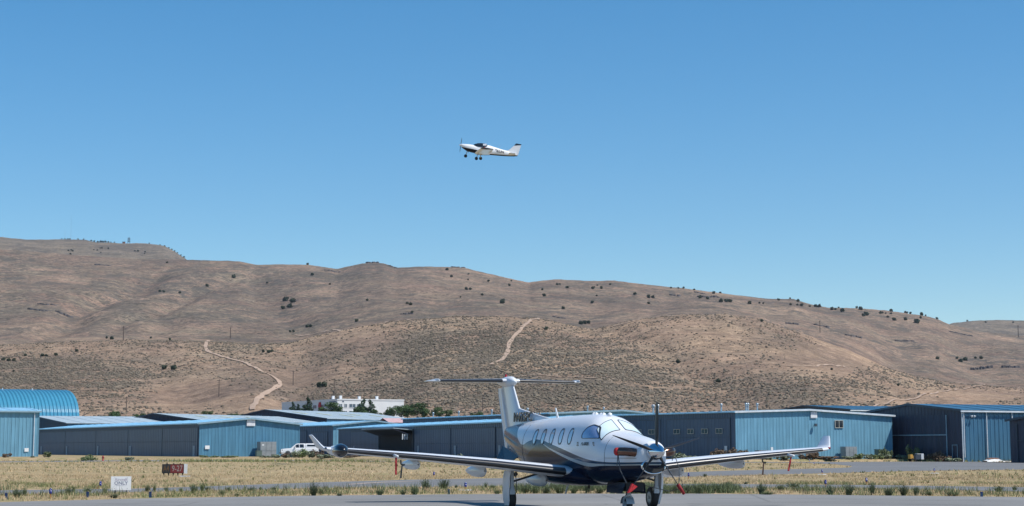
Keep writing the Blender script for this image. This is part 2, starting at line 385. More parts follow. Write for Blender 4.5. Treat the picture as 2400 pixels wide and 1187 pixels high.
def hz(x, y):
    """terrain height at world x,y (bilinear in the fan grid)"""
    x = np.asarray(x, float); y = np.asarray(y, float)
    fi = np.clip(np.log(np.maximum(y, Y0)/Y0)/np.log(Y1/Y0)*(NY-1), 0, NY-1.001); i = fi.astype(int); fi = fi-i
    def row(ii):
        # x is monotonic along each row and close to linear in u
        uu = 1200+F*x/(y)
        fj = np.clip((uu-us[0])/(us[-1]-us[0])*(NU-1), 0, NU-1.001)
        for _ in range(3):
            j = fj.astype(int); xa = XX[ii, j]*y/ys[ii]; xb = XX[ii, j+1]*y/ys[ii]
            fj = np.clip(j+(x-xa)/(xb-xa), 0, NU-1.001)
        j = fj.astype(int); t = fj-j
        return ZZ[ii, j]*(1-t)+ZZ[ii, j+1]*t
    a = row(i); b = row(np.minimum(i+1, NY-1)); r = a*(1-fi)+b*fi
    return np.where(y <= Y0, 0, r)
YS = np.geomspace(460, 6200, 1500)
def hit(u, v, vlim=None):
    """first terrain point seen along the ray through column u, row v"""
    r = ray(u, v); x = r.x/r.y*YS; z = CH+r.z/r.y*YS; h = hz(x, YS)
    k = np.argmax(h >= z)
    if h[k] < z[k]:
        k = int(np.argmax(h-z))
    y = YS[k]
    if k > 0:
        a, b = z[k-1]-h[k-1], z[k]-h[k]
        if a > 0 >= b: y = YS[k-1]+(YS[k]-YS[k-1])*a/(a-b)
    xx = r.x/r.y*y
    return Vector((xx, y, float(hz(np.array([xx]), np.array([y]))[0])))
BLOBS = [(200, 880, 300, 45, .9), (1090, 830, 190, 75, 1.0), (900, 930, 150, 30, .8), (1420, 880, 190, 60, .9), (1850, 920, 260, 40, .9), (1230, 940, 300, 25, .7), (560, 815, 140, 20, .5), (100, 700, 260, 30, .5), (330, 740, 160, 20, .5), (640, 655, 200, 20, .4),
         (450, 920, 140, 42, -1.2), (620, 955, 60, 20, -.8), (700, 890, 60, 35, -.5), (1650, 790, 170, 45, -.35), (1960, 840, 110, 45, -.8), (1560, 850, 80, 25, -.3), (2230, 930, 190, 25, -.7), (2150, 800, 250, 50, -.2), (860, 800, 90, 30, -.5), (1330, 880, 60, 12, -.6)]
def cover_at(x, y, z):
    d = y*CP+(z-CH)*SP; u = 1200+F*x/d; farc = np.clip((y-1500)/300, 0, 1)*.25; v = PY-F*(-y*SP+(z-CH)*CP)/d; s_ = .35+farc
    for (a, b_, ra, rb, w_) in BLOBS: s_ = s_+w_*.8*np.exp(-((u-a)/ra)**2-((v-b_)/rb)**2)
    return np.clip(s_+.35*fbm(x, y, 110, 4, 77), 0, 1)
def hill_material():
    m, nt, b = new_mat('sagebrush_hillside'); vec = coords(nt); L = nt.links
    geo = N(nt, 'ShaderNodeNewGeometry'); sep = N(nt, 'ShaderNodeSeparateXYZ'); L.new(geo.outputs['Position'], sep.inputs[0])
    y = sep.outputs['Y']; at_ = N(nt, 'ShaderNodeAttribute'); at_.attribute_name = 'cover'; cov = at_.outputs['Fac']
    def mr(val, a, b_, c=0.0, d=1.0):
        k = N(nt, 'ShaderNodeMapRange'); L.new(val, k.inputs[0]); k.inputs[1].default_value = a; k.inputs[2].default_value = b_; k.inputs[3].default_value = c; k.inputs[4].default_value = d; return k.outputs[0]
    def mul(a, b_):
        k = N(nt, 'ShaderNodeMath', operation='MULTIPLY'); L.new(a, k.inputs[0]); L.new(b_, k.inputs[1]); return k.outputs[0]
    far = mr(y, 1400, 1700); vfar = mr(y, 3400, 3900)
    big = noise(nt, vec, .0045, 6, .65)
    soil = ramp(nt, big, [(.32, (.36, .25, .18)), (.48, (.42, .295, .21)), (.62, (.49, .345, .235)), (.75, (.42, .28, .21))])
    soil_far = ramp(nt, big, [(.35, (.31, .215, .165)), (.55, (.39, .275, .205)), (.72, (.44, .30, .22))])
    c = mixc(nt, far, soil, soil_far); c = mixc(nt, vfar, c, (.30, .245, .19))
    # sage haze over the soil, patchy at several sizes
    mid = noise(nt, vec, .018, 8, .72)
    c = mixc(nt, mul(ramp(nt, mid, [(.40, g3(0)), (.56, g3(.85))]), mr(cov, 0, .8, .2, 1)), c, (.25, .212, .16))
    # single shrubs: small dark dots, denser where the cover is dense; two sizes so they stay readable far off
    for sc_, on, t0, t1 in ((.34, mr(y, 1500, 1900, 1, .0), .12, .52), (.16, mr(y, 1300, 1800, .25, 1), .16, .50), (.06, mr(y, 1500, 2200, 0, .7), .05, .42)):
        vo = N(nt, 'ShaderNodeTexVoronoi'); vo.inputs['Scale'].default_value = sc_; vo.inputs['Randomness'].default_value = 1; L.new(vec, vo.inputs['Vector'])
        sz = N(nt, 'ShaderNodeSeparateColor'); L.new(vo.outputs['Color'], sz.inputs[0])
        th = mul(mr(cov, 0, 1, t0, t1), mr(sz.outputs[0], 0, 1, .35, 1.1))
        lt = N(nt, 'ShaderNodeMath', operation='SUBTRACT'); L.new(th, lt.inputs[0]); L.new(vo.outputs['Distance'], lt.inputs[1])
        c = mixc(nt, mul(mr(lt.outputs[0], -.02, .08), on), c, (.12, .108, .09))
    fine = noise(nt, vec, .45, 5, .8); c = mixc(nt, 1.0, c, ramp(nt, fine, [(.3, g3(.70)), (.7, g3(1.2))]), 'MULTIPLY')
    blot = noise(nt, vec, .06, 6, .75); c = mixc(nt, 1.0, c, ramp(nt, blot, [(.34, g3(.74)), (.66, g3(1.18))]), 'MULTIPLY')
    c = mixc(nt, 1.0, c, ramp(nt, noise(nt, vec, .17, 4, .8), [(.34, g3(.66)), (.66, g3(1.28))]), 'MULTIPLY')
    c = mixc(nt, 1.0, c, ramp(nt, noise(nt, coords(nt, (1, .5, 1.5)), .009, 7, .72), [(.36, (.66, .66, .69)), (.64, (1.20, 1.16, 1.10))]), 'MULTIPLY')
    # rock ledges following the contour on the upper slope
    for sc_, lo, hi, k_ in ((.022, .55, .62, .75), (.055, .50, .56, .9), (.15, .515, .57, .85)):
        led = noise(nt, coords(nt, (.8, .5, 2.6)), sc_, 6, .75)
        c = mixc(nt, mul(mul(ramp(nt, led, [(lo, g3(0)), (hi, g3(k_))]), mr(noise(nt, vec, .006, 6, .7), .42, .60, .15, 1)), mr(far, 0, 1, .12, 1)), c, (.115, .105, .09))
    L.new(c, b.inputs['Base Color']); b.inputs['Roughness'].default_value = .95; b.inputs['Specular IOR Level'].default_value = .05
    bp = N(nt, 'ShaderNodeBump'); bp.inputs['Strength'].default_value = .9; bp.inputs['Distance'].default_value = 3.5
    L.new(blot, bp.inputs['Height']); b2 = N(nt, 'ShaderNodeBump'); b2.inputs['Strength'].default_value = .7; b2.inputs['Distance'].default_value = 1.2; L.new(fine, b2.inputs['Height']); L.new(bp.outputs[0], b2.inputs['Normal']); L.new(b2.outputs[0], b.inputs['Normal']); return m
M['hill'] = hill_material()
I = np.arange((NY-1)*(NU-1)); i = I//(NU-1); j = I % (NU-1); a = i*NU+j
FQ = np.stack([a, a+1, a+NU+1, a+NU], 1)
me = np_mesh('hills', np.stack([XX, YY, ZZ], -1).reshape(-1, 3), FQ, M['hill'])
atr = me.attributes.new('cover', 'FLOAT', 'POINT'); atr.data.foreach_set('value', cover_at(XX, YY, ZZ).astype(np.float32).ravel())
ho = bpy.data.objects.new('hills', me); COL.objects.link(ho); tag(ho, kind='structure')
# dirt tracks draped on the hills
M['track'] = paint('track_dirt', (.43, .305, .22), .95, var=.15, scale=.3)
def track(name, uvs, w):
    P = []
    pts = [hit(u, v) for u, v in uvs]
    dense = []
    for a, b in zip(pts[:-1], pts[1:]):
        k = max(2, int((b-a).length/8))
        for q in range(k): dense.append(a.lerp(b, q/k))
    dense.append(pts[-1])
    D = np.array([(p.x, p.y) for p in dense])
    for _ in range(3): D[1:-1] = (D[:-2]+D[1:-1]*2+D[2:])/4
    T = np.gradient(D, axis=0); T /= np.linalg.norm(T, axis=1)[:, None]+1e-9; Nn = np.stack([-T[:, 1], T[:, 0]], 1)
    g = MB(); rows = []
    for k in range(len(D)):
        row = []
        for s in (-1, -.33, .33, 1):
            ww = w*(1+.25*math.sin(k*.9+s)); q = D[k]+Nn[k]*s*ww/2
            row.append((q[0], q[1], float(hz(q[0:1], q[1:2])[0])+.45))
        rows.append(row)
    g.grid(rows, False); return tag(g.build(name, M['track'], smooth=True), kind='structure')
track('dirt_road', [(488, 799), (482, 812), (484, 824), (508, 833), (540, 842), (572, 850), (597, 862), (612, 872), (640, 885), (655, 893), (657, 903), (645, 913), (622, 922), (606, 935), (596, 948), (592, 962)], 2.6)
track('dirt_road', [(1262, 747), (1240, 755), (1216, 778), (1196, 800), (1191, 818), (1187, 834), (1172, 848), (1152, 856)], 2.6)
track('dirt_road', [(690, 786), (760, 777), (840, 768), (900, 758), (960, 750)], 2.5)
track('dirt_road', [(1436, 766), (1480, 757), (1540, 745), (1600, 740)], 2.5)
track('dirt_road', [(1190, 886), (1300, 882), (1400, 888)], 2.5)
track('dirt_road', [(2050, 985-30), (2150, 935), (2240, 915), (2300, 905), (2390, 908)], 1.3)
track('dirt_road', [(1830, 858), (1900, 862), (1980, 860)], 1.6)
# scattered sage and rabbitbrush on the foothills (real low domes, one mass)
def icos():
    t = (1+5**.5)/2
    V = [(-1,t,0),(1,t,0),(-1,-t,0),(1,-t,0),(0,-1,t),(0,1,t),(0,-1,-t),(0,1,-t),(t,0,-1),(t,0,1),(-t,0,-1),(-t,0,1)]
    Fc = [(0,11,5),(0,5,1),(0,1,7),(0,7,10),(0,10,11),(1,5,9),(5,11,4),(11,10,2),(10,7,6),(7,1,8),(3,9,4),(3,4,2),(3,2,6),(3,6,8),(3,8,9),(4,9,5),(2,4,11),(6,2,10),(8,6,7),(9,8,1)]
    return np.array(V)/math.hypot(1, t), np.array(Fc)
IV, IF = icos()
IF = IF[[k for k in range(20) if IV[IF[k]][:, 2].mean() > -.45]]
def scatter_domes(name, n, ymin, ymax, smin, smax, mat, seed):
    rg = np.random.default_rng(seed)
    y = np.sqrt(rg.uniform(ymin**2, ymax**2, n*3)); u = rg.uniform(-60, 2460, n*3); x = (u-1200)/F*y
    keep = cover_at(x, y, hz(x, y))**1.3*np.clip(.75+.9*fbm(x, y, 22, 3, 9), .1, 1.4) > rg.uniform(0, 1, len(x)); x = x[keep][:n]; y = y[keep][:n]
    z = hz(x, y); n = len(x); s = rg.uniform(smin, smax, n)*rg.choice([1, 1, .7, 1.4], n)
    ang = rg.uniform(0, 6.28, n); ca, sa = np.cos(ang), np.sin(ang)
    V = IV[None]*(1+rg.normal(0, .16, (n, 12, 1)))
    X = (V[..., 0]*ca[:, None]-V[..., 1]*sa[:, None])*s[:, None]+x[:, None]; Yv = (V[..., 0]*sa[:, None]+V[..., 1]*ca[:, None])*s[:, None]+y[:, None]
    Z = V[..., 2]*s[:, None]*.62+(z+s*.28)[:, None]
    VV_ = np.stack([X, Yv, Z], -1).reshape(-1, 3); FF = (IF[None]+(np.arange(n)*12)[:, None, None]).reshape(-1, 3)
    me = np_mesh(name, VV_, FF, mat, False, 3); o = bpy.data.objects.new(name, me); COL.objects.link(o); return tag(o, kind='stuff')
scatter_domes('hill_scrub', 44000, 560, 1430, .32, .78, M['scrub'], 5)
tag(bpy.data.objects['hill_scrub'], 'low grey-green sagebrush dotted over the tan foothill slopes')
# dark basalt outcrops
M['basalt'] = paint('basalt', (.10, .09, .09), .9, var=.35, scale=.15)
def outcrop(u, v, w, hgt, label, seed):
    r2 = random.Random(seed); b_ = hit(u, v); k = b_.y/F; g = MB(); w *= .62; n = max(3, int(w/4))
    for q in range(n):
        x = (q/(n-1)-.5)*w*k+r2.uniform(-1, 1)*k*2; hh = hgt*k*r2.uniform(.55, 1.1); ww = w*k/n*r2.uniform(1.0, 1.5); dd = ww*r2.uniform(.8, 1.5); hh *= .62; yy_ = r2.uniform(-3, 3)*k
        zz = float(hz(np.array([b_.x+x]), np.array([b_.y+yy_]))[0])-b_.z
        P = [(x+ww*math.cos(a)*r2.uniform(.75, 1.1), yy_+dd*math.sin(a)*r2.uniform(.75, 1.1), zz-hh) for a in [2*math.pi*i/7 for i in range(7)]]
        T_ = [(p[0]*.2+x*.8+(p[0]-x)*.6, p[1]*.85, zz+hh*r2.uniform(.7, 1.05)) for p in P]; g.grid([P, T_], True); g.poly(T_)
    tag(g.build('rock_outcrop', M['basalt'], loc=b_), label, 'rock', 'dark rock outcrops on the hills')
for k, a_ in enumerate(((872, 616, 40, 5, 'flat dark rock cap on the main summit above the office block'), (920, 626, 18, 4, 'small dark rock right of the summit cap'), (1072, 627, 46, 3, 'long thin rock rim on the skyline left of the fin'), (780, 637, 50, 3, 'rock ledge just under the skyline left of the summit'), (955, 737, 40, 6, 'dark rock patch right above the centre foothill'), (1310, 746, 40, 5, 'dark rock bar above the foothill track'),
    (1580, 694, 28, 6, 'dark rock knob on the right upper slope'), (1660, 698, 70, 8, 'long dark rock rim below the right skyline'), (1640, 688, 30, 4, 'short rock rim just under the right skyline'), (1855, 760, 36, 7, 'dark rock bar left of the hillside pole'), (1925, 765, 44, 6, 'dark rock bar behind the hillside pole'), (2000, 789, 50, 5, 'dark rock ledge right of the hillside pole'), (2300, 866, 70, 10, 'thick dark lava rim at far right'), (2370, 862, 60, 9, 'dark lava rim touching the right edge'), (2120, 800, 60, 4, 'thin rock ledge on the right slope'), (2250, 783, 80, 4, 'long thin ledge under the right saddle'), (110, 715, 60, 5, 'rock ledge on the left slope'), (90, 728, 70, 6, 'lower rock ledge on the left slope'), (150, 738, 50, 6, 'rock patch at the left gully'), (240, 622, 50, 4, 'rock ledge high on the left slope'))): outcrop(*a_, k)
# ------------------------------------------------------------------ parked turboprop
# local frame: x forward, y to port, z up; the helper below takes X measured aft from the spinner tip
def A(X, Y, Z): return (-X, Y, Z)
YAW = R(18.0)
plane = empty('turboprop_aircraft', (4.0, 51.56, 0), math.atan2(-math.cos(YAW), math.sin(YAW)),
              'parked white and navy single-propeller plane with registration N435PC on the apron', 'airplane')
def livery():
    m, nt, b = new_mat('livery_paint'); L = nt.links
    tc = N(nt, 'ShaderNodeTexCoord'); sp = N(nt, 'ShaderNodeSeparateXYZ'); L.new(tc.outputs['Object'], sp.inputs[0])
    X = N(nt, 'ShaderNodeMath', operation='DIVIDE'); L.new(sp.outputs['X'], X.inputs[0]); X.inputs[1].default_value = -15
    Z = N(nt, 'ShaderNodeMath', operation='DIVIDE'); L.new(sp.outputs['Z'], Z.inputs[0]); Z.inputs[1].default_value = 4
    def curve(pts):
        f = N(nt, 'ShaderNodeFloatCurve'); c = f.mapping.curves[0].points
        pts = [(p[0]/15, p[1]/4) for p in pts]
        c[0].location = pts[0]; c[-1].location = pts[-1]
        for p in pts[1:-1]: c.new(*p)
        for p in c: p.handle_type = 'AUTO'
        f.mapping.update(); L.new(X.outputs[0], f.inputs['Value']); return f.outputs[0]
    top = curve([(0, 1.44), (1.5, 1.41), (2.6, 1.42), (3.4, 1.47), (4.2, 1.57), (5.4, 1.75), (6.6, 1.92), (7.4, 2.02), (8.2, 2.05), (8.9, 1.98), (9.4, 1.90), (10.0, 2.02), (10.6, 2.28), (11.1, 2.56), (11.8, 2.9), (15, 3.2)])
    low = curve([(0, 1.37), (1.5, 1.335), (2.6, 1.33), (3.4, 1.33), (4.2, 1.39), (5.4, 1.56), (6.6, 1.76), (7.6, 1.92), (8.2, 1.8), (9.5, 1.4), (15, .6)])
    wid = curve([(0, .022), (2.6, .028), (3.5, .055), (4.5, .05), (6, .035), (7.6, .004), (8.2, 0), (15, 0)])
    def less(a, c_):
        s = N(nt, 'ShaderNodeMath', operation='SUBTRACT'); L.new(c_, s.inputs[0]); L.new(a, s.inputs[1])
        k = N(nt, 'ShaderNodeMapRange'); L.new(s.outputs[0], k.inputs[0]); k.inputs[1].default_value = 0; k.inputs[2].default_value = .0012; return k.outputs[0]
    c = mixc(nt, less(Z.outputs[0], top), (.72, .74, .78), (.026, .062, .11))
    c = mixc(nt, less(Z.outputs[0], low), c, (.010, .014, .032))
    d = N(nt, 'ShaderNodeMath', operation='SUBTRACT'); L.new(Z.outputs[0], d.inputs[0]); L.new(low, d.inputs[1])
    ab = N(nt, 'ShaderNodeMath', operation='ABSOLUTE'); L.new(d.outputs[0], ab.inputs[0])
    w4 = N(nt, 'ShaderNodeMath', operation='DIVIDE'); L.new(wid, w4.inputs[0]); w4.inputs[1].default_value = 4.0
    wm = N(nt, 'ShaderNodeMath', operation='MULTIPLY'); L.new(w4.outputs[0], wm.inputs[0]); wm.inputs[1].default_value = 4.0
    c = mixc(nt, less(ab.outputs[0], wid_scaled(nt, wid)), c, (.42, .45, .46))
    L.new(c, b.inputs['Base Color']); b.inputs['Roughness'].default_value = .16; b.inputs['Specular IOR Level'].default_value = .12
    return m
def wid_scaled(nt, s):
    # float curve values were divided by 4 already, same unit as Z/4
    return s
M['livery'] = livery()
M['plane_white'] = paint('aircraft_white', (.72, .74, .78), .2, spec=.3, var=.02)
M['plane_navy'] = paint('aircraft_navy', (.010, .014, .032), .25, spec=.12, var=.1)
M['boot'] = paint('deicing_boot', (.014, .014, .017), .34, var=.1, spec=.8)
M['chrome'] = paint('polished_metal', (.72, .74, .78), .05, 1.0, var=.02)
M['exhaust'] = paint('heat_stained_steel', (.16, .09, .07), .22, .9, var=.3)
M['prop_black'] = paint('propeller_black', (.02, .02, .022), .4)
M['strut'] = paint('gear_leg_paint', (.42, .45, .48), .35)
M['strut_dark'] = paint('gear_dark_metal', (.05, .055, .06), .4)
M['ws'] = paint('windscreen_sunshade', (.72, .86, .90), .25, coat=.4, var=.03)
M['sidewin'] = paint('side_window_glass', (.22, .30, .50), .05, coat=1, var=.1, spec=.8)
M['cabinshade'] = paint('cabin_window_glass', (.42, .48, .54), .08, coat=1, var=.08)
M['rim'] = paint('window_rim', (.03, .035, .045), .4)
M['nav_red'] = paint('nav_light_red', (.4, .02, .02), .2)
# X, top, bottom, half width, z of widest point, squareness
FS = [(.60, 1.93, 1.40, .24, 1.69, 2.0), (.63, 1.965, 1.10, .36, 1.60, 2.1), (.80, 2.00, 1.05, .43, 1.58, 2.15), (1.35, 2.09, .97, .55, 1.54, 2.2), (2.0, 2.16, .90, .67, 1.52, 2.3), (2.5, 2.22, .86, .75, 1.52, 2.4),
      (2.78, 2.265, .83, .79, 1.54, 2.5), (3.0, 2.34, .82, .80, 1.56, 2.7), (3.25, 2.455, .81, .82, 1.58, 2.8), (3.54, 2.585, .80, .84, 1.60, 2.75), (3.85, 2.69, .79, .855, 1.64, 2.5), (4.2, 2.745, .78, .865, 1.68, 2.25), (4.8, 2.765, .77, .87, 1.70, 2.2),
      (6.0, 2.76, .76, .87, 1.70, 2.2), (7.5, 2.74, .77, .87, 1.70, 2.2), (8.7, 2.71, .83, .855, 1.72, 2.15), (9.5, 2.69, .95, .80, 1.80, 2.1), (10.4, 2.65, 1.16, .70, 1.88, 2.05), (11.2, 2.61, 1.37, .57, 1.98, 2.0), (12.0, 2.57, 1.58, .42, 2.08, 2.0),
      (12.8, 2.52, 1.80, .26, 2.18, 2.0), (13.4, 2.47, 1.97, .13, 2.23, 2.0), (13.62, 2.40, 2.08, .05, 2.24, 2.0)]
def fs_at(X):
    xs = [s[0] for s in FS]; return [float(np.interp(X, xs, [s[k] for s in FS])) for k in range(1, 6)]
def fs_pt(X, th, off=0.0):
    zt, zb, hw, zc, n = fs_at(X); c, s = math.cos(th), math.sin(th)
    y = hw*math.copysign(abs(c)**(2/n), c); h = (zt-zc) if s >= 0 else (zc-zb); z = zc+h*math.copysign(abs(s)**(2/n), s)
    if off:
        ny = math.copysign(abs(c)**(2-2/n), c)/hw; nz = math.copysign(abs(s)**(2-2/n), s)/h; l = math.hypot(ny, nz); y += off*ny/l; z += off*nz/l
    return Vector((-X, y, z))
def fs_side(X, Z, side, off):
    zt, zb, hw, zc, n = fs_at(X); h = (zt-zc) if Z >= zc else (zc-zb)
    s = max(-1, min(1, (Z-zc)/h)); s = math.copysign(abs(s)**(n/2), s); th = math.asin(max(-1, min(1, s)))
    if side < 0: th = math.pi-th
    return fs_pt(X, th, off)
def fs_top(X, Y, off):
    zt, zb, hw, zc, n = fs_at(X); c = max(-.999, min(.999, Y/hw)); c = math.copysign(abs(c)**(n/2), c); return fs_pt(X, math.acos(c), off)
XS = [.60, .63, .7, .8, 1.0, 1.2, 1.35, 1.6, 1.8, 2.0, 2.25, 2.5, 2.65, 2.78, 2.9, 3.0, 3.12, 3.25, 3.4, 3.54, 3.7, 3.85, 4.0, 4.2, 4.5, 4.8, 5.4, 6, 6.75, 7.5, 8.1, 8.7, 9.1, 9.5, 9.9, 10.4, 10.8, 11.2, 11.6, 12, 12.4, 12.8, 13.1, 13.4, 13.62]
NA = 56
g = MB(); g.grid([[fs_pt(X, 2*math.pi*k/NA) for k in range(NA)] for X in XS], True, flip=True)
g.poly([fs_pt(.60, 2*math.pi*k/NA) for k in range(NA)]); g.poly([fs_pt(13.62, 2*math.pi*k/NA) for k in reversed(range(NA))])
fus = g.build('fuselage', M['livery'], plane, True)
def patch(name, outline, fn, mat, parent, off=.006, rings=(1, .8, .55, .28), rim=None):
    cx = sum(p[0] for p in outline)/len(outline); cy = sum(p[1] for p in outline)/len(outline)
    g = MB(); rows = [[fn(cx+(p[0]-cx)*k, cy+(p[1]-cy)*k, off) for p in outline] for k in rings]
    g.grid(rows, True); n = len(g.v); g.v.append(tuple(fn(cx, cy, off))); b0 = n-len(outline)
    for k in range(len(outline)): g.f.append((b0+k, b0+(k+1) % len(outline), n)); g.mi.append(0)
    o = g.build(name, mat, parent, True)
    if rim:
        g = MB(); r1 = [fn(cx+(p[0]-cx)*rim, cy+(p[1]-cy)*rim, off*.4) for p in outline]; r2 = [fn(cx+(p[0]-cx)*rim, cy+(p[1]-cy)*rim, off*2) for p in outline]
        r3 = [fn(cx+(p[0]-cx)*.97, cy+(p[1]-cy)*.97, off*2) for p in outline]; r4 = [fn(cx+(p[0]-cx)*.97, cy+(p[1]-cy)*.97, off*.6) for p in outline]
        g.grid([r1, r2, r3, r4], True); g.build('window_frame', M['rim'], o)
    return o
def rounded(pts, r, n=5):
    out = []
    k = len(pts)
    for i in range(k):
        p0, p, p1 = Vector(pts[i-1]), Vector(pts[i]), Vector(pts[(i+1) % k]); a = (p0-p); b = (p1-p); ra = min(r, a.length*.45); rb = min(r, b.length*.45)
        A0 = p+a.normalized()*ra; B0 = p+b.normalized()*rb
        for t in range(n+1):
            q = t/n; out.append(tuple(A0*(1-q)**2+p*2*q*(1-q)+B0*q*q))
    return out
def dens(pts, step):
    out = []
    for i in range(len(pts)):
        a, b = Vector(pts[i]), Vector(pts[(i+1) % len(pts)]); k = max(1, int((b-a).length/step))
        for t in range(k): out.append(tuple(a.lerp(b, t/k)))
    return out
for s in (-1, 1):
    for Xc in (4.98, 5.79, 6.6, 7.4, 8.2):
        ol = [(Xc+.155*math.copysign(abs(math.cos(t))**.8, math.cos(t)), 2.125+.205*math.copysign(abs(math.sin(t))**.8, math.sin(t))) for t in [2*math.pi*i/28 for i in range(28)]]
        patch('cabin_window', ol, lambda a, b, o, s=s: fs_side(a, b, s, o), M['cabinshade'], plane, rim=1.16)
    ol = dens(rounded([(2.93, 2.065), (3.28, 2.37), (3.6, 2.44), (3.84, 2.37), (4.03, 2.22), (4.02, 2.10), (3.94, 2.065)], .07), .1)
    patch('side_window', ol, lambda a, b, o, s=s: fs_side(a, b, s, o), M['sidewin'], plane, rim=1.07)
    # windscreen panes given in plan (X, Y) and dropped on the roof line
    ol = dens(rounded([(2.85, s*.085), (2.78, s*.68), (3.30, s*.62), (3.54, s*.09)], .05), .09)
    patch('windscreen', ol, lambda a, b, o: fs_top(a, b, o), M['ws'], plane, off=.008, rim=1.018)
# panel seams, cheatline print, fuselage fittings
def seam(pts, fn, name='panel_seam', w=.006):
    g = MB(); P = [fn(a, b, .003) for a, b in pts]; g.path(P, w, 4); return g.build(name, M['rim'], plane)
for s in (-1, 1):
    seam([(2.42, z) for z in np.linspace(1.2, 2.1, 9)], lambda a, b, o, s=s: fs_side(a, b, s, o))
    seam([(X, 1.52) for X in np.linspace(.8, 2.42, 9)], lambda a, b, o, s=s: fs_side(a, b, s, o))
    seam([(9.45, z) for z in np.linspace(1.3, 2.5, 9)], lambda a, b, o, s=s: fs_side(a, b, s, o))
def side_text(txt, X, Z, size, side, off, name, mat, **kw):
    p = fs_side(X, Z, side, off) if off is not None else Vector((-X, side*.13, Z))
    p2 = fs_side(X, Z+.08, side, off) if off is not None else p+Vector((0, 0, 1)); up = (p2-p).normalized()
    ex = Vector((1, 0, 0)) if side < 0 else Vector((-1, 0, 0)); nz = ex.cross(up).normalized(); return text_mesh(txt, name, mat, plane, frame(p, ex, up, nz), size, **kw)
side_text('PILATUS', 3.72, 1.905, .125, -1, .006, 'maker_lettering', M['ink_black'], xs=1.3, bold=.003)
side_text('PILATUS', 3.72, 1.905, .125, 1, .006, 'maker_lettering', M['ink_black'], xs=1.3, bold=.003)
for s in (-1, 1):
    for q, X in enumerate((4.25, 3.16)):
        g = MB()
        for r_ in range(3): g.box(*sorted((-X-.09+(r_*.02), -X+.09-(r_*.02))), 0, .004, r_*.042-.055, r_*.042-.03)
        o = g.build('wing_emblem', M['ink_black'], plane); p = fs_side(X, 1.905, s, .005); o.location = (0, 0, 0)
        o.data.transform(Matrix.Translation((0, p.y, p.z)))
# wing
def foil(c):
    """closed section: chord fraction, height fraction of thickness"""
    up = [(x, .5*(2.969*math.sqrt(x)-1.26*x-3.516*x*x+2.843*x**3-1.036*x**4)/1.0*1.15) for x in c]
    lo = [(x, -.5*(2.969*math.sqrt(x)-1.26*x-3.516*x*x+2.843*x**3-1.036*x**4)*.85) for x in c]
    return up, lo
CS = [0, .003, .01, .025, .05, .09, .15, .25, .38, .52, .66, .8, .92, 1.0]
UP, LO = foil(CS)
def wing_rows(st, cmin=0, cmax=1.0, grow=0.0, sgn=1):
    rows = []
    for k, (Y, X, c, z, t, ang) in enumerate(st):
        ca, sa = math.cos(ang), math.sin(ang); row = []
        up = [(x, y) for x, y in UP if cmin-1e-9 <= x <= cmax+1e-9]; lo = [(x, y) for x, y in LO if cmin-1e-9 <= x <= cmax+1e-9]
        loop = up[::-1]+lo[1:] if cmin == 0 else up[::-1]+lo
        for x, y in loop:
            h = y*t*c+math.copysign(grow, y if y else 1e-9)*(1 if y else 0)
            row.append(A(X+x*c-(grow if x < .02 else 0), sgn*(Y-h*sa), z+h*ca))
        rows.append(row)
    return rows
WST = [(.55, 4.80, 2.40, 1.06, .145, 0), (.98, 4.88, 2.32, 1.11, .15, .0), (3.0, 5.09, 2.0, 1.335, .145, .11), (5.0, 5.30, 1.68, 1.52, .14, .10), (7.0, 5.52, 1.34, 1.685, .13, .09), (7.6, 5.60, 1.22, 1.735, .12, .10),
       (7.80, 5.64, 1.10, 1.76, .11, .3), (7.91, 5.74, .95, 1.80, .10, .75), (7.97, 5.84, .84, 1.88, .09, 1.0), (8.10, 6.10, .56, 2.08, .085, 1.02), (8.15, 6.22, .42, 2.16, .08, 1.02)]
for s in (-1, 1):
    g = MB(); rw = wing_rows(WST, sgn=s); g.grid(rw, True, flip=(s > 0)); g.poly(rw[-1])
    w = g.build('wing', M['plane_white'], plane, True)
    bt = [q for q in WST if .9 < q[0] < 7.7]
    g = MB(); g.grid(wing_rows(bt, 0, .05, .005, s), False, flip=(s > 0)); g.build('deicing_boot', M['boot'], w, True)
    # navy underside behind the boot, control surface gaps
    g = MB()
    for (y0, y1, x0, nm) in ((1.1, 5.4, .74, 0), (5.45, 7.5, .76, 1)):
        pass
    # flap track fairings
    for Yf, zf, r_ in ((1.22, .86, .15), (3.1, 1.13, .145), (5.1, 1.32, .12)):
        g = MB(); g.revolve([(-5.95, .02), (-6.02, .09), (-6.2, r_*.95), (-6.6, r_), (-7.1, r_*.9), (-7.6, r_*.5), (-7.9, .01)], (0, s*Yf, zf), 'x', 16, .9, 1.25)
        g.build('flap_fairing', M['plane_white'], w, True)
    # landing lights / nav light
    g = MB(); g.revolve([(-5.62, .0), (-5.66, .03), (-5.8, .035), (-5.95, .0)], (0, s*7.86, 1.79), 'x', 8); g.build('navigation_light', M['nav_red'] if s > 0 else M['glass_blue'], w, True)
# wing root fairing
g = MB()
rows = []
for X, hw, zt, zb in ((4.1, .3, 1.0, .80), (4.5, .75, 1.18, .74), (5.0, .98, 1.30, .72), (6.0, 1.05, 1.30, .70), (7.0, 1.02, 1.28, .71), (7.8, .9, 1.2, .75), (8.6, .55, 1.05, .84), (9.0, .2, .95, .88)):
    rows.append([A(X, hw*math.copysign(abs(math.cos(t))**.7, math.cos(t)), (zt+zb)/2+(zt-zb)/2*math.sin(t)) for t in [2*math.pi*k/28 for k in range(28)]])
g.grid(rows, True, flip=True); g.build('wing_fairing', M['plane_navy'], plane, True)
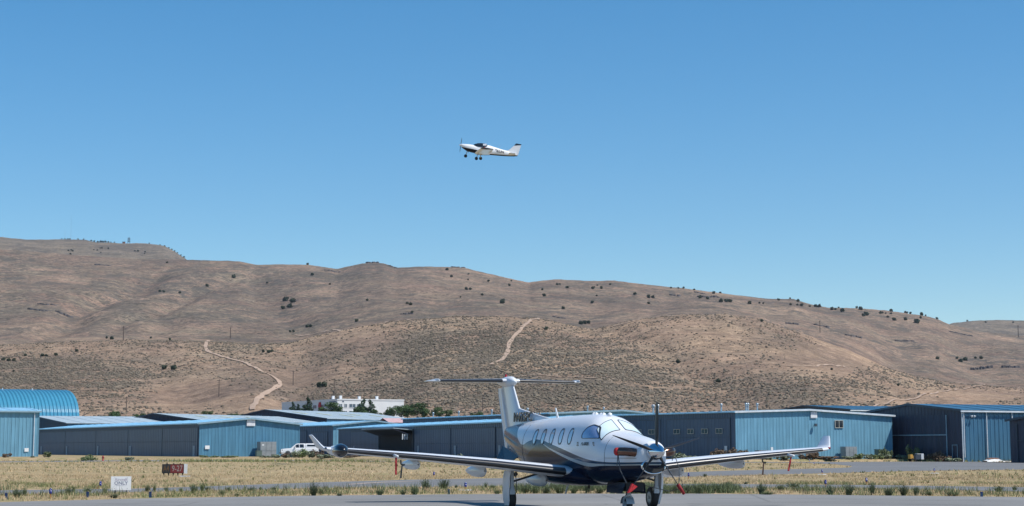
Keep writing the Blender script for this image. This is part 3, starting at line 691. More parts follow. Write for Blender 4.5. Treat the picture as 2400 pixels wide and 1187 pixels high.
# radar pod near the starboard tip
g = MB(); g.revolve([(-4.62, 0), (-4.64, .06), (-4.72, .125), (-4.86, .175), (-5.05, .197), (-5.25, .19), (-5.5, .15)], (0, -7.58, 1.72), 'x', 24)
pod = g.build('radar_pod', M['black_gloss'], plane, True)
g = MB(); g.revolve([(-5.2, .10), (-5.5, .148), (-5.9, .14), (-6.5, .08), (-6.8, .0)], (0, -7.58, 1.72), 'x', 24); g.build('pod_fairing', M['plane_white'], pod, True)
# fin and rudder
def vert(st, mat, name, parent, cmin=0, cmax=1.0):
    rows = []
    for (Z, X, c, t) in st:
        up = [(x, y) for x, y in zip(CS, [q[1] for q in UP]) if cmin-1e-9 <= x <= cmax+1e-9]
        loop = [(x, y/1.15) for x, y in up[::-1]]+[(x, -y/1.15) for x, y in (up[1:] if cmin == 0 else up)]
        rows.append([A(X+x*c, y*t*c, Z) for x, y in loop])
    g = MB(); g.grid(rows, True); g.poly(rows[-1]); g.poly(rows[0][::-1]); return g.build(name, mat, parent, True)
fin = vert([(2.3, 11.62, 2.25, .10), (2.7, 11.88, 2.12, .10), (3.08, 12.14, 2.0, .095), (3.5, 12.5, 1.78, .09), (3.82, 12.78, 1.62, .09)], M['plane_white'], 'fin', plane, 0, .66)
rud = vert([(1.78, 12.25, 1.46, .07), (2.3, 11.66, 2.25, .098), (2.7, 11.92, 2.16, .098), (3.08, 12.18, 2.05, .093), (3.5, 12.54, 1.86, .088), (3.78, 12.80, 1.66, .088)], M['plane_white'], 'rudder', plane, .66, 1.0)
for o_ in (fin, rud): pass
g = MB(); rows = []
for X, zt, w_ in ((9.0, 2.705, .02), (9.6, 2.765, .04), (10.4, 2.86, .055), (11.2, 2.965, .07), (11.9, 3.055, .085), (12.3, 3.12, .09)):
    rows.append([A(X, -w_-.03, 2.45), A(X, -w_, 2.7+.0*X), A(X, -w_*.5, zt-.02), A(X, 0, zt), A(X, w_*.5, zt-.02), A(X, w_, 2.7), A(X, w_+.03, 2.45)])
g.grid(rows, False, flip=False); g.build('dorsal_fin', M['plane_white'], plane, True)
for s in (-1, 1):   # ventral strakes
    g = MB(); p = [A(11.3, s*.30, 1.52), A(13.45, s*.14, 1.86), A(13.35, s*.42, 1.36), A(12.2, s*.46, 1.20)]; g.prism(p, (0, s*.02, .01)); g.build('ventral_strake', M['plane_navy'], plane)
# tailplane, bullet
TST = [(0.05, 12.98, 1.42, 4.0, .10, 0), (.3, 13.0, 1.38, 3.995, .10, 0), (2.35, 13.34, .94, 3.985, .09, 0), (2.42, 13.32, .96, 3.985, .09, 0), (2.64, 13.6, .66, 3.985, .07, 0), (2.68, 13.75, .45, 3.985, .05, 0)]
for s in (-1, 1):
    g = MB(); rw = wing_rows(TST, sgn=s); g.grid(rw, True, flip=(s > 0)); g.poly(rw[-1]); t_ = g.build('tailplane', M['plane_white'], plane, True)
    g = MB(); g.grid(wing_rows(TST[1:3], 0, .09, .005, s), False, flip=(s > 0)); g.build('deicing_boot', M['boot'], t_, True)
    g = MB(); g.revolve([(-13.12, .0), (-13.16, .035), (-13.5, .05), (-14.2, .03), (-14.3, 0)], (0, s*2.45, 4.01), 'x', 10, .6, 1); g.build('balance_horn', M['plane_white'], t_, True)
g = MB(); g.revolve([(-12.62, 0), (-12.66, .06), (-12.78, .125), (-13.0, .175), (-13.4, .185), (-13.9, .14), (-14.4, .05), (-14.55, 0)], (0, 0, 3.965), 'x', 24); g.build('tail_bullet', M['plane_white'], plane, True)
g = MB(); g.tube(A(13.6, 0, 4.12), A(13.6, 0, 4.23), .05, .03, 10); g.build('beacon', M['nav_red'], plane)
# registration on the fin root
for s in (-1, 1):
    ex = Vector((1, 0, 0)) if s < 0 else Vector((-1, 0, 0)); nz = ex.cross(Vector((0, 0, 1)))
    text_mesh('N435PC', 'registration', M['ink_black'], plane, frame(Vector((-11.42, s*.135, 2.77)), ex, Vector((.0, 0, 1)), nz), .42, shear=.12*(-s), xs=1.32, bold=.006, ext=.012)
# antennas
g = MB(); g.prism([A(8.3, -.01, 2.7), A(8.5, -.01, 2.7), A(8.62, -.01, 3.02), A(8.55, -.01, 3.02)], (0, .02, 0)); g.build('blade_antenna', M['plane_white'], plane)
for X, h_ in ((5.2, .06), (5.0, .06), (4.6, .04), (4.4, .04), (3.9, .03)):
    g = MB(); g.revolve([(2.72, .07), (2.76+h_*.5, .06), (2.77+h_, .0)], A(X, 0, 0), 'z', 10); g.build('roof_antenna', M['plane_white'], plane, True)
g = MB(); g.prism([A(7.3, -.01, .8), A(7.5, -.01, .8), A(7.75, -.01, .42), A(7.65, -.01, .42)], (0, .02, 0)); g.build('belly_antenna', M['strut'], plane)
g = MB(); g.prism([A(5.6, -.01, .78), A(5.7, -.01, .78), A(5.72, -.01, .62), A(5.6, -.01, .62)], (0, .02, 0)); g.build('belly_antenna', M['black'], plane)
# inlets: chrome chin lip, dark mouth, exhaust stacks
g = MB(); rows = []
for k, (rr, dx) in enumerate(((.86, .03), (1.0, -.02), (1.08, .02), (1.02, .07))):
    rows.append([A(.62+dx, .34*rr*math.cos(t), 1.31+.20*rr*math.sin(t)) for t in [2*math.pi*q/28 for q in range(28)]])
g.grid(rows, True); lip = g.build('inlet_lip', M['chrome'], plane, True)
g = MB(); g.poly([A(.615, .31*math.cos(t), 1.31+.18*math.sin(t)) for t in [2*math.pi*q/28 for q in range(28)]]); g.build('inlet_mouth', M['interior'], lip)
for s in (-1, 1):
    cen = [A(.88, s*.36, 1.66), A(.88, s*.48, 1.68), A(.92, s*.58, 1.69), A(1.0, s*.67, 1.70), A(1.12, s*.74, 1.70), A(1.24, s*.79, 1.70)]
    g = MB(); rows = []
    for q, p in enumerate(cen):
        p = Vector(p); d = (Vector(cen[min(q+1, 5)])-Vector(cen[max(q-1, 0)])).normalized(); a_ = Vector((0, 0, 1)); b_ = d.cross(a_).normalized()
        rows.append([p+a_*(.115*math.cos(t))+b_*(.095*math.sin(t)) for t in [2*math.pi*k/16 for k in range(16)]])
    g.grid(rows, True, flip=(s < 0)); g.poly(rows[-1]); g.build('exhaust_stack', M['exhaust'], plane, True)
# nose gear doors box and belly details
g = MB(); g.box(-3.35, -2.0, -.26, .26, .62, .86); g.build('nose_gear_bay', M['black'], plane)
for s in (-1, 1):
    g = MB(); g.prism([A(2.0, s*.27, .84), A(3.35, s*.27, .84), A(3.3, s*.34, .56), A(2.1, s*.34, .56)], (0, s*.02, 0)); g.build('nose_gear_door', M['plane_navy'], plane)
# landing gear
def wheel(X, Y, r, w_, parent):
    g = MB(); g.revolve([(Y-w_/2, r*.55), (Y-w_/2-.005, r*.8), (Y-w_*.38, r*.96), (Y-w_*.15, r), (Y+w_*.15, r), (Y+w_*.38, r*.96), (Y+w_/2+.005, r*.8), (Y+w_/2, r*.55)], (-X, 0, r), 'y', 26)
    t_ = g.build('tyre', M['black'], parent, True)
    g = MB(); g.revolve([(Y-w_/2+.02, 0), (Y-w_/2+.01, r*.3), (Y-w_/2, r*.55), (Y+w_/2, r*.55), (Y+w_/2-.01, r*.3), (Y+w_/2-.02, 0)], (-X, 0, r), 'y', 18); g.build('wheel_hub', M['strut'], t_, True)
for s in (-1, 1):
    gear = empty('main_gear', (0, 0, 0)); gear.parent = plane
    Y = s*2.26
    g = MB(); g.tube(A(6.0, Y, 1.22), A(6.0, Y, .62), .065); g.tube(A(6.0, Y, .66), A(6.0, Y, .5), .085); g.tube(A(5.98, Y, .55), A(6.25, Y, .34), .06, .05)
    g.tube(A(6.0, Y-.1, .52), A(6.0, Y+.1, .52), .04); g.tube(A(6.25, Y-.16, .33), A(6.25, Y+.16, .33), .035); g.box(-6.1, -5.92, Y-.09, Y+.07, .46, .6)
    g.build('gear_leg', M['strut'], gear)
    g = MB(); g.tube(A(6.0, Y, .82), A(6.0, s*1.30, 1.10), .03); g.tube(A(6.0, Y+s*-.08, 1.02), A(6.03, Y-s*.15, 1.06), .06, .06); g.path([A(5.9, Y-s*.06, 1.1), A(5.86, Y-s*.10, .8), A(5.9, Y-s*.12, .55), A(6.1, Y-s*.1, .4)], .012, 5); g.build('side_brace', M['strut_dark'], gear)
    wheel(6.25, Y-s*.03, .325, .2, gear)
    # curved outboard gear door
    g = MB(); rows = []
    for (z, x0, x1, yo) in ((1.14, 5.82, 6.24, .22), (.95, 5.84, 6.26, .25), (.7, 5.88, 6.28, .25), (.48, 5.92, 6.32, .24), (.30, 5.98, 6.34, .21), (.14, 6.05, 6.28, .17)):
        rows.append([A(x0+(x1-x0)*q/5, Y+s*(yo-.10*(2*q/5-1)**2), z) for q in range(6)])
    rows2 = [[Vector(p)+Vector((0, -s*.035, 0)) for p in r_] for r_ in rows]
    g.grid(rows); g.grid(rows2); g.grid([rows[0], rows2[0]]); g.grid([rows[-1], rows2[-1]]); g.grid([[r_[0] for r_ in rows], [r_[0] for r_ in rows2]]); g.grid([[r_[-1] for r_ in rows], [r_[-1] for r_ in rows2]])
    g.build('gear_door', M['plane_white'], gear, True)
ng = empty('nose_gear', (0, 0, 0)); ng.parent = plane
g = MB(); g.tube(A(2.45, 0, .95), A(2.5, 0, .52), .05); g.tube(A(2.5, 0, .56), A(2.5, 0, .48), .075)
for s in (-1, 1): g.tube(A(2.5, s*.06, .5), A(2.52, s*.125, .40), .03); g.tube(A(2.52, s*.125, .42), A(2.58, s*.125, .2), .028)
g.build('nose_strut', M['strut'], ng)
g = MB(); rows = []
for q in range(9):
    t = R(10+q*20); rows.append([A(2.58-.25*math.cos(t), y, .22+.25*math.sin(t)) for y in (-.12, -.05, .05, .12)])
g.grid(rows); g.build('mudguard', M['strut'], ng, True)
wheel(2.58, 0, .22, .16, ng)
g = MB(); g.path([A(2.4, -.1, .8), A(2.35, -.12, .6), A(2.42, -.1, .5)], .012, 5); g.path([A(2.4, .1, .85), A(2.3, .1, .68), A(2.43, .06, .55)], .015, 5); g.build('hydraulic_hose', M['black'], ng)
# propeller: spinner with five feathered blades
prop = empty('propeller', (0, 0, 0)); prop.parent = plane
HZ = 1.695
g = MB(); g.revolve([(0, 0), (-.02, .03), (-.07, .075), (-.16, .13), (-.28, .18), (-.42, .215), (-.56, .232), (-.59, .232)], (0, 0, HZ), 'x', 36); g.build('spinner', M['chrome'], prop, True)
def blade(th):
    rows = []
    er = Vector((0, math.cos(th), math.sin(th))); et = Vector((0, -math.sin(th), math.cos(th))); ea = Vector((-1, 0, 0))
    for r_, c_, t_, ang, in ((.17, .095, .09, 45), (.26, .10, .075, 38), (.36, .15, .05, 30), (.5, .19, .035, 24), (.75, .205, .025, 17), (1.0, .195, .017, 12), (1.2, .155, .011, 9), (1.3, .11, .008, 8), (1.335, .04, .005, 8)):
        a = R(ang); cd = ea*math.cos(a)+et*math.sin(a); td = -ea*math.sin(a)+et*math.cos(a); c0 = Vector((-.42, 0, HZ))+er*r_
        rows.append([c0+cd*(c_*.38*math.cos(q))+td*(t_*.5*math.sin(q)) for q in [2*math.pi*k/12 for k in range(12)]])
    g = MB(); g.grid(rows, True); g.poly(rows[-1]); return g.build('blade', M['prop_black'], prop, True)
BA = [90, 18, 162, -54, -126]
for a in BA: blade(R(a-1.2))
# covers and ties ---------------------------------------------------
Mx = plane.matrix_basis.copy()
def pw(X, Y, Z): return Mx @ Vector(A(X, Y, Z))
def tip(a, r_): return (.42, r_*math.cos(R(a-1.2)), HZ+r_*math.sin(R(a-1.2)))
tie = empty('propeller_tie', pw(.42, -.5, 1.0), 0, 'dark strap with red pennant cover on the lower left propeller blade', 'propeller tie')
inv = tie.matrix_basis.inverted()
t0 = tip(-126, 1.10); t1 = tip(-126, 1.35)
g = MB(); a_ = [inv @ pw(*t0), inv @ pw(t1[0], t1[1]-.02, t1[2]), inv @ pw(t1[0], t1[1]+.06, t1[2]+.02)]
P = [inv @ pw(.42, t0[1]-.07, t0[2]+.04), inv @ pw(.42, t0[1]+.07, t0[2]-.04), inv @ pw(.42, t1[1]+.05, t1[2]+.03), inv @ pw(.42, t1[1]-.05, t1[2]-.01)]
off = Mx.to_3x3() @ Vector((.05, .02, 0)); g.prism(P, off); g.build('tip_cover', M['red'], tie)
g = MB(); g.path([inv @ pw(1.2, -.8, 1.6), inv @ pw(1.0, -.82, 1.2), inv @ pw(.42, t0[1]-.2, t0[2]+.05)], .014, 5); g.path([inv @ pw(1.22, -.8, 1.6), inv @ pw(1.15, -.86, 1.3)], .012, 5); g.build('strap', M['strut_dark'], tie)
tie2 = empty('propeller_tie', pw(.42, .5, 1.0), 0, 'red tip cover on the lower right propeller blade with thin black cord', 'propeller tie'); inv = tie2.matrix_basis.inverted()
g = MB(); g.tube(inv @ pw(*tip(-54, 1.06)), inv @ pw(*tip(-54, 1.37)), .055, .04, 8); g.build('tip_cover', M['red_dark'], tie2, True)
g = MB(); g.path([inv @ pw(1.2, .85, 1.6), inv @ pw(.9, .86, 1.25), inv @ pw(.45, .66, .98), inv @ pw(*tip(-54, 1.1))], .012, 5)
g.path([inv @ pw(.5, .75, .95), inv @ pw(.9, .95, .72), inv @ pw(1.6, .85, .62), inv @ pw(2.3, .35, .78)], .012, 5); g.build('strap', M['strut_dark'], tie2)
for s, lb in ((-1, 'red padded plug on the left hand exhaust stack of the parked plane'), (1, 'dark padded plug on the right hand exhaust stack of the parked plane')):
    c = empty('exhaust_cover', pw(1.24, s*.8, 1.7), 0, lb, 'cover'); inv = c.matrix_basis.inverted()
    g = MB(); g.tube(inv @ pw(1.18, s*.765, 1.70), inv @ pw(1.29, s*.815, 1.70), .112, .11, 14); g.build('plug', M['red'] if s < 0 else M['black'], c, True)
    g = MB(); g.tube(inv @ pw(1.24, s*.8, 1.60), inv @ pw(1.25, s*.8, 1.45), .012, .012, 5); g.build('cord', M['strut_dark'], c)
def ribbon(X, Y, Z, ln, lean, label):
    c = empty('pitot_cover', pw(X, Y, Z), 0, label, 'pitot cover'); inv = c.matrix_basis.inverted()
    g = MB(); g.tube(inv @ pw(X+.15, Y, Z+.03), inv @ pw(X-.22, Y, Z), .045, .035, 8); g.build('sleeve', M['white_old'], c, True)
    g = MB(); rows = []
    for q in range(6):
        t = q/5; rows.append([inv @ pw(X-.05, Y+lean*t-.03, Z-.03-ln*t), inv @ pw(X-.05+.012*math.sin(q*2), Y+lean*t+.03, Z-.03-ln*t)])
    g.grid(rows); rows2 = [[Vector(p)+Vector((0, .006, 0)) for p in r_] for r_ in rows]; g.grid(rows2); g.build('streamer', M['red_dark'], c)
ribbon(5.05, -6.0, 1.56, .48, 0, 'white pitot sleeve with straight red streamer under the left hand wing')
ribbon(5.1, 6.25, 1.56, .42, -.1, 'white pitot sleeve with slanting red streamer under the right hand wing')
for Y, Z, lb in ((-5.6, 1.46, 'left hand'), (5.75, 1.50, 'right hand')):
    c = empty('tie_down_strap', pw(6.0, Y, Z), 0, 'dark tie-down strap and hook hanging under the %s wing' % lb, 'strap'); inv = c.matrix_basis.inverted()
    g = MB(); g.path([inv @ pw(6.0, Y, Z), inv @ pw(6.0, Y, Z-.12), inv @ pw(6.0, Y+.10, Z-.16), inv @ pw(6.0, Y+.1, Z-.12)], .022, 6); g.build('hook', M['strut_dark'], c)
    g = MB(); g.tube(inv @ pw(6.0, Y+.04, Z-.15), inv @ pw(6.0, Y, Z-.52), .022, .025, 6); g.build('strap_tail', M['brown'] if Y > 0 else M['strut_dark'], c)

# ------------------------------------------------------------------ light aircraft climbing away
FD = 209.0
fl = at(1076, 340.3, FD)
fly = empty('light_aircraft', fl, 0, 'small white low-wing propeller plane with black belly and fixed wheels climbing in the blue sky', 'airplane')
K = 283.6
def S(px_, py_, y=0.0): return ((px_-210)/K, y, -(py_-400)/K)
M['fly'] = paint('light_plane_white', (.80, .80, .81), .35, coat=.5, var=.04); M['fly_black'] = paint('light_plane_black', (.012, .012, .018), .3, coat=.5)
FSS = [(285, 372, 470, .20), (330, 368, 510, .30), (450, 376, 592, .42), (560, 386, 625, .48), (660, 404, 648, .50), (800, 430, 683, .52), (1000, 432, 712, .52), (1080, 398, 716, .50), (1200, 428, 718, .44), (1300, 462, 728, .38), (1500, 525, 745, .28), (1700, 585, 758, .2), (1900, 655, 764, .12), (2035, 708, 756, .04)]
def fsec(p, lo, hi):
    px_, t, b, hw = p; zc = (t*.45+b*.55); r = []
    for k in range(24):
        a = 2*math.pi*k/24; s_, c_ = math.sin(a), math.cos(a); h = (zc-t) if s_ > 0 else (b-zc)
        r.append(S(px_, zc-h*math.copysign(abs(s_)**.85, s_), hw*math.copysign(abs(c_)**.85, c_)))
    return r
def fly_livery():
    m, nt, b = new_mat('light_plane_livery'); L = nt.links; tc = N(nt, 'ShaderNodeTexCoord'); sp = N(nt, 'ShaderNodeSeparateXYZ'); L.new(tc.outputs['Object'], sp.inputs[0])
    X = N(nt, 'ShaderNodeMath', operation='DIVIDE'); L.new(sp.outputs['X'], X.inputs[0]); X.inputs[1].default_value = 7
    Z = N(nt, 'ShaderNodeMapRange'); L.new(sp.outputs['Z'], Z.inputs[0]); Z.inputs[1].default_value = -2; Z.inputs[2].default_value = 1
    f = N(nt, 'ShaderNodeFloatCurve'); pts = [((p-210)/K/7, (-(q-400)/K+2)/3) for p, q in ((210, 455), (300, 472), (450, 512), (750, 578), (1000, 640), (1180, 688), (1500, 715), (1800, 735), (2040, 728))]
    c = f.mapping.curves[0].points; c[0].location = pts[0]; c[-1].location = (1, pts[-1][1])
    for p in pts[1:]: c.new(*p)
    f.mapping.update(); L.new(X.outputs[0], f.inputs['Value']); s_ = N(nt, 'ShaderNodeMath', operation='LESS_THAN'); L.new(Z.outputs[0], s_.inputs[0]); L.new(f.outputs[0], s_.inputs[1])
    L.new(mixc(nt, s_.outputs[0], (.80, .80, .81), (.012, .012, .018)), b.inputs['Base Color']); b.inputs['Roughness'].default_value = .5; b.inputs['Specular IOR Level'].default_value = .15; return m
g = MB(); rr = [fsec(p, 0, 0) for p in FSS]; g.grid(rr, True, flip=True); g.poly(rr[0]); g.poly(rr[-1]); g.build('fuselage', fly_livery(), fly, True)
# canopy bubble
g = MB(); rows = []
for px_, t, b_, hw in ((650, 402, 404, .05), (700, 370, 432, .34), (800, 344, 466, .45), (900, 339, 484, .47), (1000, 356, 492, .46), (1085, 388, 470, .40), (1110, 404, 420, .1)):
    rows.append([S(px_, b_-(b_-t)*math.sin(math.pi*k/14)**.8, hw*1.06*math.cos(math.pi*k/14)) for k in range(15)])
g.grid(rows, False); can = g.build('canopy', M['glass_dark'], fly, True)
g = MB(); g.path([S(810, 344-(-0)*1, .47*math.cos(R(60))), S(805, 400, .49), S(800, 468, .5)], .03, 6); g.build('canopy_frame', M['black'], can)
g = MB(); g.box((960-210)/K, (1070-210)/K, -.25, -.499, -(440-400)/K, -(385-400)/K); g.build('seat_back', M['fly'], can)
def fwing(name, st, mat, s=1):
    rows = []
    for (y, pxl, c, z, t) in st:
        z += (.16*y if s > 0 else 0)
        up = [(x, yy) for x, yy in UP]; lo = [(x, yy) for x, yy in LO]; x0 = (pxl-210)/K; pit = R(-7)
        rows.append([(x0+x*c*math.cos(pit)-0*yy, y*s, z+x*c*math.sin(pit)+yy*t*c) for x, yy in up[::-1]+lo[1:]])
    g = MB(); g.grid(rows, True, flip=(s > 0)); g.poly(rows[-1]); return g.build(name, mat, fly, True)
zr = -(668-400)/K
for s in (-1, 1):   # -1 is the side nearest the camera
    w = fwing('wing', [(.3, 700, 1.62, zr, .16), (1.5, 770, 1.55, zr+.03, .15), (3.5, 890, 1.38, zr+.0, .14), (3.75, 905, 1.34, zr+.0, .12)], M['fly'], s)
    g = MB(); rws = []
    for (y, pxl, c, z, t) in ((3.74, 903, 1.35, zr+(.6 if s > 0 else 0), .14), (4.0, 935, 1.28, zr+(.66 if s > 0 else .02), .10)):
        rws.append([((pxl-210)/K+x*c*.99, s*y, z-x*c*.12+yy*t*c) for x, yy in UP[::-1]+LO[1:]])
    g.grid(rws, True); g.poly(rws[-1]); g.build('wing_tip', M['fly_black'], w, True)
    if s < 0:
        g = MB(); g.revolve([(0, 0), (.03, .04), (.1, .04), (.14, 0)], ((1000-210)/K, s*4.01, zr+.04), 'x', 8); g.build('navigation_light', M['red'], w, True)
    rows = [[((px0-210)/K+x*c, s*y, z-x*c*.12+yy*.1*c) for x, yy in UP[::-1]+LO[1:]] for (y, px0, c, z) in ((.05, 1740, .85, -(690-400)/K), (1.15, 1790, .6, -(690-400)/K))]
    g = MB(); g.grid(rows, True); g.poly(rows[-1]); g.build('tailplane', M['fly'], fly, True)
# fin with black cap
def slab(name, pts, w_, mat, parent):
    g = MB(); g.prism([S(a, b, -w_) for a, b in pts], (0, 2*w_, 0)); return g.build(name, mat, parent)
fn = slab('fin', [(1640, 568), (1720, 575), (1800, 538), (1870, 475), (1925, 425), (2150, 410), (2100, 560), (2055, 712), (1900, 680)], .045, M['fly'], fly)
slab('fin_cap', [(1925, 425), (1960, 385), (1995, 352), (2160, 382), (2150, 410)], .048, M['fly_black'], fn)
for px_, py_, y, top in ((415, 748, 0, (465, 600)), (757, 866, -.9, (800, 700)), (880, 786, .9, (875, 690))):
    gr = empty('landing_gear', (0, 0, 0)); gr.parent = fly
    g = MB(); g.tube(S(top[0], top[1], y*.6), S(px_, py_-10, y), .05, .04, 8); g.build('gear_leg', M['strut'], gr)
    g = MB(); c_ = S(px_, py_, y); g.revolve([(-.07, .09), (-.075, .14), (-.05, .18), (.05, .18), (.075, .14), (.07, .09)], c_, 'y', 18); g.poly([(c_[0]+.1*math.cos(q), c_[1]-.065, c_[2]+.1*math.sin(q)) for q in [2*math.pi*k/14 for k in range(14)]]); g.build('tyre', M['black'], gr, True)
g = MB(); g.revolve([(0, 0), (.05, .05), (.16, .10), (.27, .13)], S(208, 402, 0), 'x', 16); g.build('spinner', M['fly'], fly, True)
g = MB()
for sg in (1, -1):
    rows = []
    for r_, c_ in ((.05, .10), (.3, .14), (.6, .12), (.82, .04)):
        rows.append([S(262+sg*-0+(-30 if sg < 0 else 36)*r_/.82, 402-sg*r_*K*(1 if sg > 0 else .95), 0) for _ in range(1)])
        p = Vector(rows[-1][0]); rows[-1] = [p+Vector((-c_*.25, -.02, 0)), p+Vector((0, -c_*.5, 0)), p+Vector((c_*.25, .02, 0)), p+Vector((0, c_*.5, 0))]
    g.grid(rows, True); g.poly(rows[-1])
g.build('propeller', M['prop_black'], fly)
ex, up_ = Vector((1, 0, -.24)).normalized(), Vector((.24, 0, 1)).normalized()
text_mesh('N2LUN', 'registration', M['ink_black'], fly, frame(Vector(S(1470, 620, -.34)), ex, up_, ex.cross(up_)), .36, shear=-.5, xs=1.0, bold=.01)
g = MB(); g.path([S(1430, 490), S(1520, 425)], .012, 5); g.build('whip_antenna', M['steel'], fly)
g = MB(); g.path([S(480, 600), S(510, 645)], .02, 5); g.build('exhaust_pipe', M['strut_dark'], fly)
# ------------------------------------------------------------------ hangars
def rib_wall(g, p0, p1, top, zb=0.0, sp=.9, dep=.05, out=(0, -1), top_dx=None):
    """corrugated wall from p0 to p1 (local xy); top(t) gives the height at distance t"""
    p0 = Vector(p0); p1 = Vector(p1); d = p1-p0; Lh = d.length; d.normalize(); o = Vector(out)
    n = max(1, round(Lh/sp)); s = Lh/n; prof = []
    for i in range(n):
        prof += [(i*s, 0), (i*s+s*.60, 0), (i*s+s*.70, 1), (i*s+s*.90, 1)]
    prof.append((Lh, 0))
    ts = []
    for (t, q) in prof:
        p = p0+d*t+o*(q*dep); ts.append((p.x, p.y, top(t)))
    base = len(g.v)
    for (x, y, z) in ts: g.v += [(x, y, zb), (x, y, z)]
    for i in range(len(ts)-1):
        a = base+2*i; g.f.append((a, a+2, a+3, a+1)); g.mi.append(0)
def hangar(name, label, o, ang, Wd, Ln, eL, eR, rp, rz, axis='y', wall='sheet_blue', wall2=None, roof='roof_blue', trim='trim_blue', sp=.9, zb=0.0, over=.45, cat='hangar', group='blue metal hangars'):
    """local x runs right along the front, y back. axis='y': gable at the front; axis='x': gable on the left side wall"""
    h = empty(name, (o[0], o[1], zb), ang, label, cat, group); wall2 = wall2 or wall
    T = lambda z: z-zb
    if axis == 'y':
        def gt(x): return T(eL+(rz-eL)*x/rp if x < rp else rz+(eR-rz)*(x-rp)/(Wd-rp))
        g = MB(); rib_wall(g, (0, 0), (Wd, 0), gt, 0, sp, .035*sp/.9+.012, (0, -1))
        E4 = [((0, Ln), (0, 0), T(eL), (-1, 0)), ((Wd, 0), (Wd, Ln), T(eR), (1, 0))]
        gb = g.build('gable_wall', M[wall], h)
        for (a, b, z, out) in E4:
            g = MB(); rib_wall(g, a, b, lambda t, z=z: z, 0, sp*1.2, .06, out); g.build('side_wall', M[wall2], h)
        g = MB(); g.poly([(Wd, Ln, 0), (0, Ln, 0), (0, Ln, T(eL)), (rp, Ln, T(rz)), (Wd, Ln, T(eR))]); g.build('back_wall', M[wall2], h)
        # roof: two sheets with thickness and standing seams
        for (xa, za, xb, zb_, nm) in ((-.35, T(eL)-.35*(rz-eL)/rp, rp, T(rz), 'l'), (Wd+.35, T(eR)-.35*(rz-eR)/(Wd-rp), rp, T(rz), 'r')):
            g = MB(); g.prism([(xa, -over, za+.03), (xb, -over, zb_+.03), (xb, Ln+.3, zb_+.03), (xa, Ln+.3, za+.03)], (0, 0, .09))
            k = int(Ln/6)
            for i in range(k+1):
                y = -over+.1+(Ln-.2)*i/max(1, k); g.prism([(xa, y, za+.121), (xb, y, zb_+.121), (xb, y+.08, zb_+.121), (xa, y+.08, za+.121)], (0, 0, .05))
            g.build('roof', M[roof], h)
        for (xa, za, xb, zb_) in ((-.36, T(eL)-.35*(rz-eL)/rp, rp, T(rz)), (rp, T(rz), Wd+.36, T(eR)-.35*(rz-eR)/(Wd-rp))):
            g = MB(); g.prism([(xa, -over-.06, za+.14), (xb, -over-.06, zb_+.14), (xb, -over-.06, zb_-.14), (xa, -over-.06, za-.14)], (0, .055, 0)); g.build('rake_trim', M[trim], h)
        g = MB(); g.box(-.50, -.352, -over, Ln, T(eL)-.12, T(eL)+.08); g.build('gutter', M[roof], h)
    else:
        def gt(y): return T(eL+(rz-eL)*y/rp if y < rp else rz+(eR-rz)*(y-rp)/(Ln-rp))
        g = MB(); rib_wall(g, (0, 0), (Wd, 0), lambda t: T(eL), 0, sp, .05*sp/.9+.02, (0, -1)); g.build('side_wall', M[wall], h)
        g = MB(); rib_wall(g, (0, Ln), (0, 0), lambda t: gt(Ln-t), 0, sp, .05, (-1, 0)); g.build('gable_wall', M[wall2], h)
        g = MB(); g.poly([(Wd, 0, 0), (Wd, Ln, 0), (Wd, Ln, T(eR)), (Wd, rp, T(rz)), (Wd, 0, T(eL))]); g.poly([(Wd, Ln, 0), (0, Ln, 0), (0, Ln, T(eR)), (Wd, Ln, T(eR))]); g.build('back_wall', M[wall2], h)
        for (ya, za, yb, zb_) in ((-.35, T(eL)-.35*(rz-eL)/rp, rp, T(rz)), (Ln+.35, T(eR)-.35*(rz-eR)/(Ln-rp), rp, T(rz))):
            g = MB(); g.prism([(-over, ya, za+.03), (-over, yb, zb_+.03), (Wd+.3, yb, zb_+.03), (Wd+.3, ya, za+.03)], (0, 0, .09))
            k = int(Wd/4)
            for i in range(k+1):
                x = -over+.1+(Wd-.2)*i/max(1, k); g.prism([(x, ya, za+.121), (x, yb, zb_+.121), (x+.08, yb, zb_+.121), (x+.08, ya, za+.121)], (0, 0, .05))
            g.build('roof', M[roof], h)
        for (ya, za, yb, zb_) in ((-.36, T(eL)-.35*(rz-eL)/rp, rp, T(rz)), (rp, T(rz), Ln+.36, T(eR)-.35*(rz-eR)/(Ln-rp))):
            g = MB(); g.prism([(-over-.06, ya, za+.14), (-over-.06, yb, zb_+.14), (-over-.06, yb, zb_-.12), (-over-.06, ya, za-.12)], (.055, 0, 0)); g.build('rake_trim', M[trim], h)
    return h
